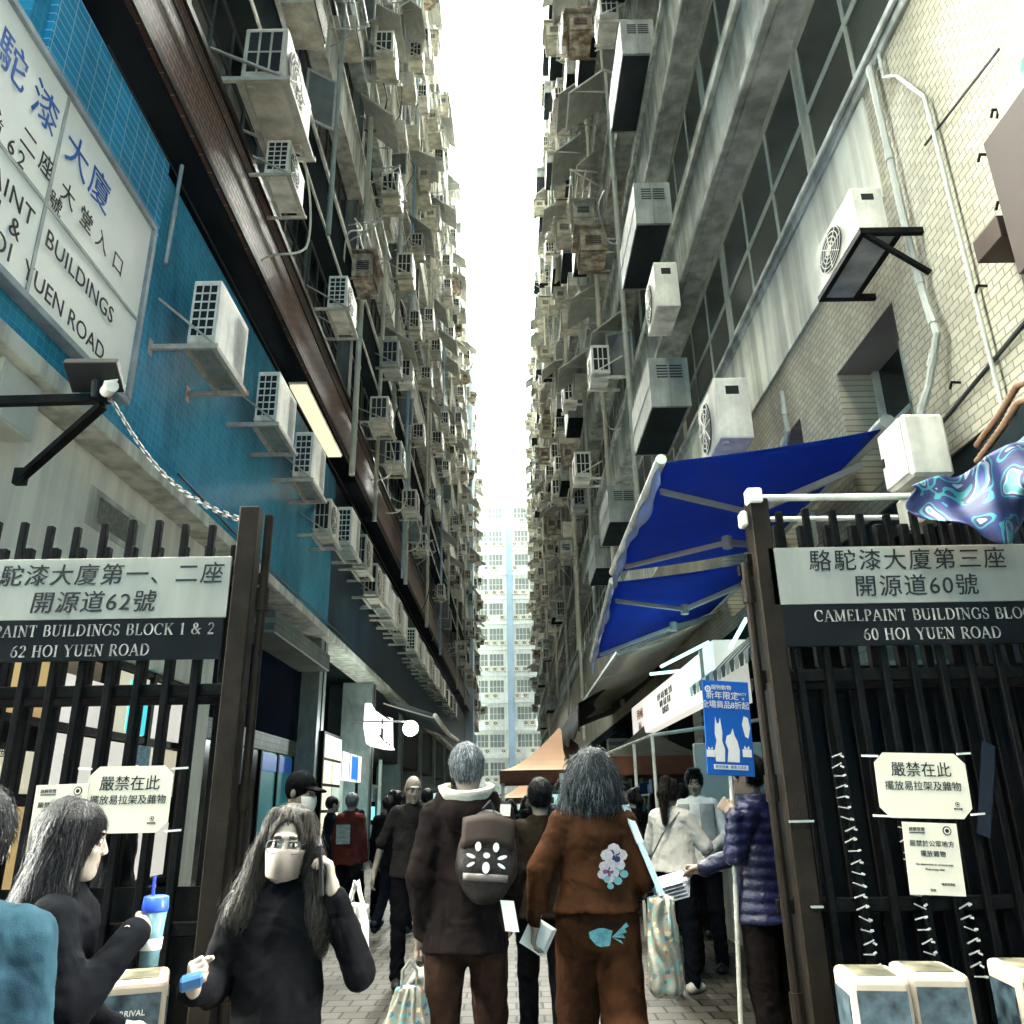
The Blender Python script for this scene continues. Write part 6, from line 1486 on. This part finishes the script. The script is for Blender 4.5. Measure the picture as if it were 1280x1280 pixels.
kp = W_((-.242, -.34, 1.20)); tag(MB().obox((0, 0, 0), (.026, .008, .006), (-.006, .016, .004), (0, -.004, .016)).build('coin_purse', mat('blue shiny purse', (.02, .07, .16), .25), bevel=.006, loc=kp), 'small shiny blue pouch in the masked woman\'s raised hand', 'pouch')
w_ = W_((.25, .05, 1.36))
softbag('white cloth bag slung behind the masked woman\'s arm', w_, .09, .17, .07, R(-25), mat('white canvas', (.60, .58, .52), .7, var=.25, vscale=6), name='shoulder_bag', neck=.7, seed=7, handle=.06)
t = thing('trolley_handle', 'shiny grey trolley case behind the masked woman', 'trolley case', W_((.32, .12, 0)), R(15))
MB().box(-.15, .15, -.11, .11, .05, .62).build('case', mat('dark grey case', (.05, .055, .06), .35, var=.3), t, .03, seg=3)
b = MB(); b.tube([(-.09, .06, .62), (-.09, .06, .72), (.09, .06, .72), (.09, .06, .62)], .009); b.build('pull_handle', mat('dark grey handle', (.06, .065, .07), .3), t)
for sx in (-.12, .12): MB().tube([(sx-.015, .06, .04), (sx+.015, .06, .04)], .04, 14).build('wheel', BLACK, t)
# 9 --- woman with drink
o, j, W_, HW, ch, Rm, hs = person('woman with long straight dark hair holding a drink cup in profile', -1.24, 2.45, 112, 1.475, J=dict(elR=(-.20, -.08, 1.14), wrR=(-.11, -.23, 1.32), elL=(.20, -.02, 1.1), wrL=(.18, -.2, 1.0)), hair='straight', hairm=HBLK, topm=BLKCL, legm=BLKCL, hem=.6, topr=1.12, hands=('relax', 'grip'), handdir=(None, ((.75, -.55, .15), (-.3, -.8, .25))), head=(0, 4, 0), skin=SKINC)
cp = W_(j['wrR']+V3(.055, -.045, -.005))
t = thing('drink_cup', 'clear bubble tea cup with bright blue lid and straw in the profile woman\'s hand', 'cup', cp); t.scale = (.82, .82, .82)
def lathe(prof, n=20): 
    b = MB(); vs = []; fs = []
    for r_, z_ in prof: vs += [(r_*math.cos(2*math.pi*k/n), r_*math.sin(2*math.pi*k/n), z_) for k in range(n)]
    for i in range(len(prof)-1): fs += [(i*n+k, i*n+(k+1) % n, (i+1)*n+(k+1) % n, (i+1)*n+k) for k in range(n)]
    fs.append(tuple(range(n-1, -1, -1))); fs.append(tuple((len(prof)-1)*n+k for k in range(n))); return b.add(vs, fs)
CUPM = mat('pale teal cup', (.14, .26, .30), .25, var=.35, vscale=22)
lathe([(.030, -.11), (.034, -.02), (.040, .06)]).build('cup_body', CUPM, t, smooth=True); lathe([(.041, .055), (.043, .062), (.043, .07), (.040, .10), (.030, .104)]).build('lid', mat('bright blue lid', (.03, .08, .52), .3), t, smooth=True)
MB().tube([(-.012, 0, .09), (-.016, .004, .165)], .006, 8).build('straw', mat('blue straw', (.03, .06, .42), .35), t); lathe([(.0345, -.06), (.0365, -.025)]).build('sleeve', PAPERW, t, smooth=True)
# 10 --- person cut by the frame
o, j, W_, HW, ch, Rm, hs = person('person in blue grey top with dark waist strap cut off by the frame', -1.11, 1.78, 200, 1.50, J=dict(elL=(.21, -.03, 1.1), wrL=(.16, -.2, .98)), hair='short', hairm=HBLK, topm=BLUEC, legm=NAVY, hem=.7, topr=1.25, head=(20, 0, 0), skin=SKINC)
b = MB(); b.grid(lambda u, v: (.215*math.cos(u*6.283), .17*math.sin(u*6.283), 1.06+.05*v+.03*math.cos(u*6.283)), 28, 1); childmesh(b, 'waist_strap', BLACK, o, smooth=True, solid=.01)
# 11 --- capped masked person, 12 --- person behind the gate with phone
o, j, W_, HW, ch, Rm, hs = person('person in black cap and white mask just past the west gate', -1.34, 5.4, 70, 1.66, hair='cap', hairm=BLKCL, topm=BLKCL, legm=BLKCL, hem=.7, topr=1.1, detail=1.2, head=(0, 14, 0))
b = MB(); b.grid(lambda u, v: HB([maskp(u, v)])[0], 12, 8); childmesh(b, 'face_mask', PAPERW, o, smooth=True, solid=.003)
o, j, W_, HW, ch, Rm, hs = person('dark clothed person behind the west gate raising a phone', -2.15, 4.75, -80, 1.62, J=dict(elR=(-.24, -.14, 1.16), wrR=(-.12, -.42, 1.36), ), hair='short', topm=BLKCL, legm=BLKCL, hem=.7, hands=('relax', 'grip'), handdir=(None, ((.1, -.7, .6), (-1, 0, 0))), detail=1.2)
t = thing('mobile_phone', 'phone held up behind the bars of the west gate', 'phone', W_(j['wrR']+V3(.0, -.08, .06))); t.rotation_euler = (R(20), R(60), R(10))
MB().box(-.036, .036, -.004, .004, -.075, .075).build('body', mat('steel grey phone', (.2, .22, .24), .25), t, .004)
# 13.. --- the crowd further on
crowd = [
 ('man in dull red jacket with a printed panel on his back near the lit shop', -2.10, 11.2, 170, 1.62, 'short', HGREY, REDC, BLKCL, 1.15),
 ('person in black with raised arm by the lit shop', -1.72, 11.8, 200, 1.58, 'short', HBLK, BLKCL, BLKCL, 1.1),
 ('slim person in black behind the bald man', -1.45, 10.6, 160, 1.62, 'ponytail', HBLK, BLKCL, NAVY, 1.0),
 ('person in charcoal close behind the bald man\'s shoulder', -1.15, 11.5, 185, 1.66, 'short', HBLK, GRN, BLKCL, 1.05),
 ('young man with fringe and pale shirt facing the camera beyond the rust jacket', 1.55, 12.2, 5, 1.68, 'tuft', HBLK, GRN, BLKCL, 1.05),
 ('long haired woman facing the camera beyond the bushy haired woman', 1.18, 12.0, 20, 1.60, 'long', HBLK, BLUEC, BLKCL, 1.0),
 ('dark haired head under the orange gazebo edge', .32, 14.2, 190, 1.62, 'short', HBLK, BLKCL, BLKCL, 1.0),
 ('shorter dark figure in a hood by the gazebo leg', -.05, 16.0, 170, 1.52, 'bob', HBLK, GRN, NAVY, 1.1),
 ('dark figure in grey green top under the gazebo', .28, 17.6, 10, 1.6, 'bob', HBLK, GRN, NAVY, 1.0),
 ('tall figure in black in the middle of the alley', .70, 10.2, 180, 1.68, 'short', HBLK, BLKCL, BLKCL, 1.05),
 ('figure in navy walking beyond the red jacketed man', -2.7, 14.6, 30, 1.66, 'short', HBLK, NAVY, BLKCL, 1.0),
 ('figure in grey green beside the marble pillar', -2.3, 16.2, 200, 1.62, 'long', HBLK, GRN, BLKCL, 1.0),
 ('shopper in black bending at the dark gazebo', 2.1, 11.3, 100, 1.6, 'short', HBLK, BLKCL, BLKCL, 1.1),
 ('distant walker in cream beyond the gazebo', -.6, 24, 180, 1.64, 'short', HBLK, CRMCL, NAVY, 1.0),
 ('distant walker in dull red beyond the gazebo', -1.1, 28, 10, 1.64, 'short', HBLK, REDC, NAVY, 1.0),
 ('distant walker in navy beyond the gazebo', -.3, 32, 180, 1.66, 'short', HBLK, NAVY, BLKCL, 1.0),
 ('shopper in charcoal close by the light box stall', 1.95, 9.9, 150, 1.64, 'short', HBLK, BLKCL, BLKCL, 1.1),
 ('shopper with pony tail in navy beside the dark gazebo', 1.45, 10.4, 200, 1.6, 'ponytail', HBLK, NAVY, BLKCL, 1.0),
 ('broad shopper in grey green beneath the dark gazebo', 1.75, 13.2, 170, 1.7, 'short', HBLK, GRN, BLKCL, 1.15),
 ('long haired shopper in black under the dark gazebo', 2.35, 14.4, 140, 1.58, 'long', HBLK, BLKCL, BLKCL, 1.0),
 ('walker in black right before the orange gazebo', .95, 15.2, 185, 1.66, 'short', HBLK, BLKCL, NAVY, 1.05),
 ('walker in navy coming out of the orange gazebo', .62, 16.4, 5, 1.64, 'short', HBLK, NAVY, BLKCL, 1.0),
 ('slim figure in black beyond the hooded figure', -.55, 18.5, 175, 1.6, 'short', HBLK, BLKCL, BLKCL, 1.0),
 ('pair walker in charcoal before the gazebo leg', -.75, 14.6, 190, 1.62, 'long', HBLK, GRN, BLKCL, 1.0),
 ('pair walker in black before the gazebo leg', -1.05, 14.2, 185, 1.7, 'short', HBLK, BLKCL, BLKCL, 1.1),
 ('shop visitor in navy facing the lit shop', -2.6, 12.4, 120, 1.6, 'short', HBLK, NAVY, BLKCL, 1.0),
 ('shop visitor in black behind the red jacket', -1.8, 13.4, 160, 1.66, 'bob', HBLK, BLKCL, BLKCL, 1.1),
 ('stall keeper in blue grey behind the sign holder', 2.05, 6.4, 20, 1.6, 'long', HBLK, BLUEC, BLKCL, 1.0),
]
for i, (lb, x, y, rt, ht, hr_, hm_, tp, lg, tr) in enumerate(crowd):
    o, j, W_, HW, ch, Rm, hs = person(lb, x, y, rt, ht, J=(WALKL if i % 2 else WALKR) if i not in (4, 5) else None, hair=hr_, hairm=hm_, skin=SKINC, topm=tp, legm=lg, hem=.8, topr=tr, detail=1.35 if y < 13 else 1.9, headres=.0062 if y < 13 else .009, hands=('relax', 'relax') if y < 13 else (None, None))
    if i == 0: b = MB(); b.obox((.03, .185, 1.18), (.095, 0, 0), (0, .006, 0), (0, .01, .12)); childmesh(b, 'back_panel', mat('pale printed panel', (.32, .38, .34), .6, var=.5, vscale=10, stretch=(1, 1, 4)), o)
    if i == 4: b = MB(); b.poly([(-.05, -.16, 1.40), (.05, -.16, 1.40), (.03, -.165, 1.15), (-.03, -.165, 1.15)], (0, -1, 0), .004); childmesh(b, 'shirt_front', WHT, o)
# ---------------------------------------------------------------- printed boxes in front of the gates
def photo_mat(name, cols, sc):
    m = bpy.data.materials.new(name); m.use_nodes = True; nt = m.node_tree; bs = nt.nodes['Principled BSDF']; bs.inputs['Roughness'].default_value = .3
    tc = nt.nodes.new('ShaderNodeTexCoord'); n = nt.nodes.new('ShaderNodeTexNoise'); n.inputs['Scale'].default_value = sc; n.inputs['Detail'].default_value = 4
    rp = nt.nodes.new('ShaderNodeValToRGB'); rp.color_ramp.elements[0].position = .36; rp.color_ramp.elements[0].color = (*cols[0], 1); rp.color_ramp.elements[1].position = .66; rp.color_ramp.elements[1].color = (*cols[1], 1)
    nt.links.new(tc.outputs['Object'], n.inputs[0]); nt.links.new(n.outputs['Fac'], rp.inputs[0]); nt.links.new(rp.outputs[0], bs.inputs['Base Color']); return m
PH1 = photo_mat('blue grey photo print', ((.004, .010, .016), (.07, .11, .13)), 16); PH2 = photo_mat('green dark photo print', ((.03, .035, .025), (.25, .22, .15)), 9)
FOAM = mat('cream box shell', (.42, .34, .26), .5, var=.15, vscale=5)
def pbox(label, x, y, w, d, h, rz, writing=None):
    t = thing('display_box', label, 'box', (x, y, 0), rz)
    MB().box(-w/2, w/2, -d/2, d/2, .0, h).build('shell', FOAM, t, .022, seg=3)
    for nm, bx in (('front_print', (-w/2+.018, w/2-.018, -d/2-.004, -d/2-.001, .06, h-.04)), ('side_print', (-w/2-.004, -w/2-.001, -d/2+.03, d/2-.03, .06, h-.06)), ('side_print', (w/2+.001, w/2+.004, -d/2+.03, d/2-.03, .06, h-.06)), ('top_print', (-w/2+.035, w/2-.035, -d/2+.035, d/2-.035, h+.001, h+.003))):
        p = MB().box(*bx).build(nm, PH2 if nm == 'top_print' else PH1, t)
        if writing and nm == 'front_print':
            for i, s_ in enumerate(writing): text(s_, .026, PAPERW, p, (-.02, -d/2-.006, h-.10-.035*i), ext=.0006)
    return t
pbox('cream edged display box with dark photo sides, nearer of the pair at the east gate', 1.325, 3.45, .21, .28, .84, R(-8))
pbox('cream edged display box touching its twin at the east gate', 1.55, 3.47, .21, .28, .845, R(-8))
pbox('cream edged display box alone at the outer end of the east gate', 1.97, 3.5, .24, .28, .845, R(-8))
pbox('cream edged display box with dark print at the foot of the west gate', -1.42, 3.4, .26, .28, .88, R(20), ('NEW ARRIVAL', 'LIMITED OFFER'))
# ---------------------------------------------------------------- air in the alley
HAZE_D = 0.00008
if HAZE_D > 0:
    hb = MB().box(-60, 60, -30, 150, -1.5, 60)
    hm = bpy.data.materials.new('haze'); hm.use_nodes = True; nt = hm.node_tree
    nt.nodes.remove(nt.nodes['Principled BSDF']); pv = nt.nodes.new('ShaderNodeVolumePrincipled')
    pv.inputs['Color'].default_value = (.95, .95, .95, 1); pv.inputs['Density'].default_value = HAZE_D; pv.inputs['Anisotropy'].default_value = .3
    nt.links.new(pv.outputs[0], nt.nodes['Material Output'].inputs['Volume'])
    tag(hb.build('haze', hm), kind='stuff')
for o in list(bpy.data.objects):
    if o.name.startswith('window_unit') is False and o.type == 'MESH' and o.users == 0: bpy.data.objects.remove(o)
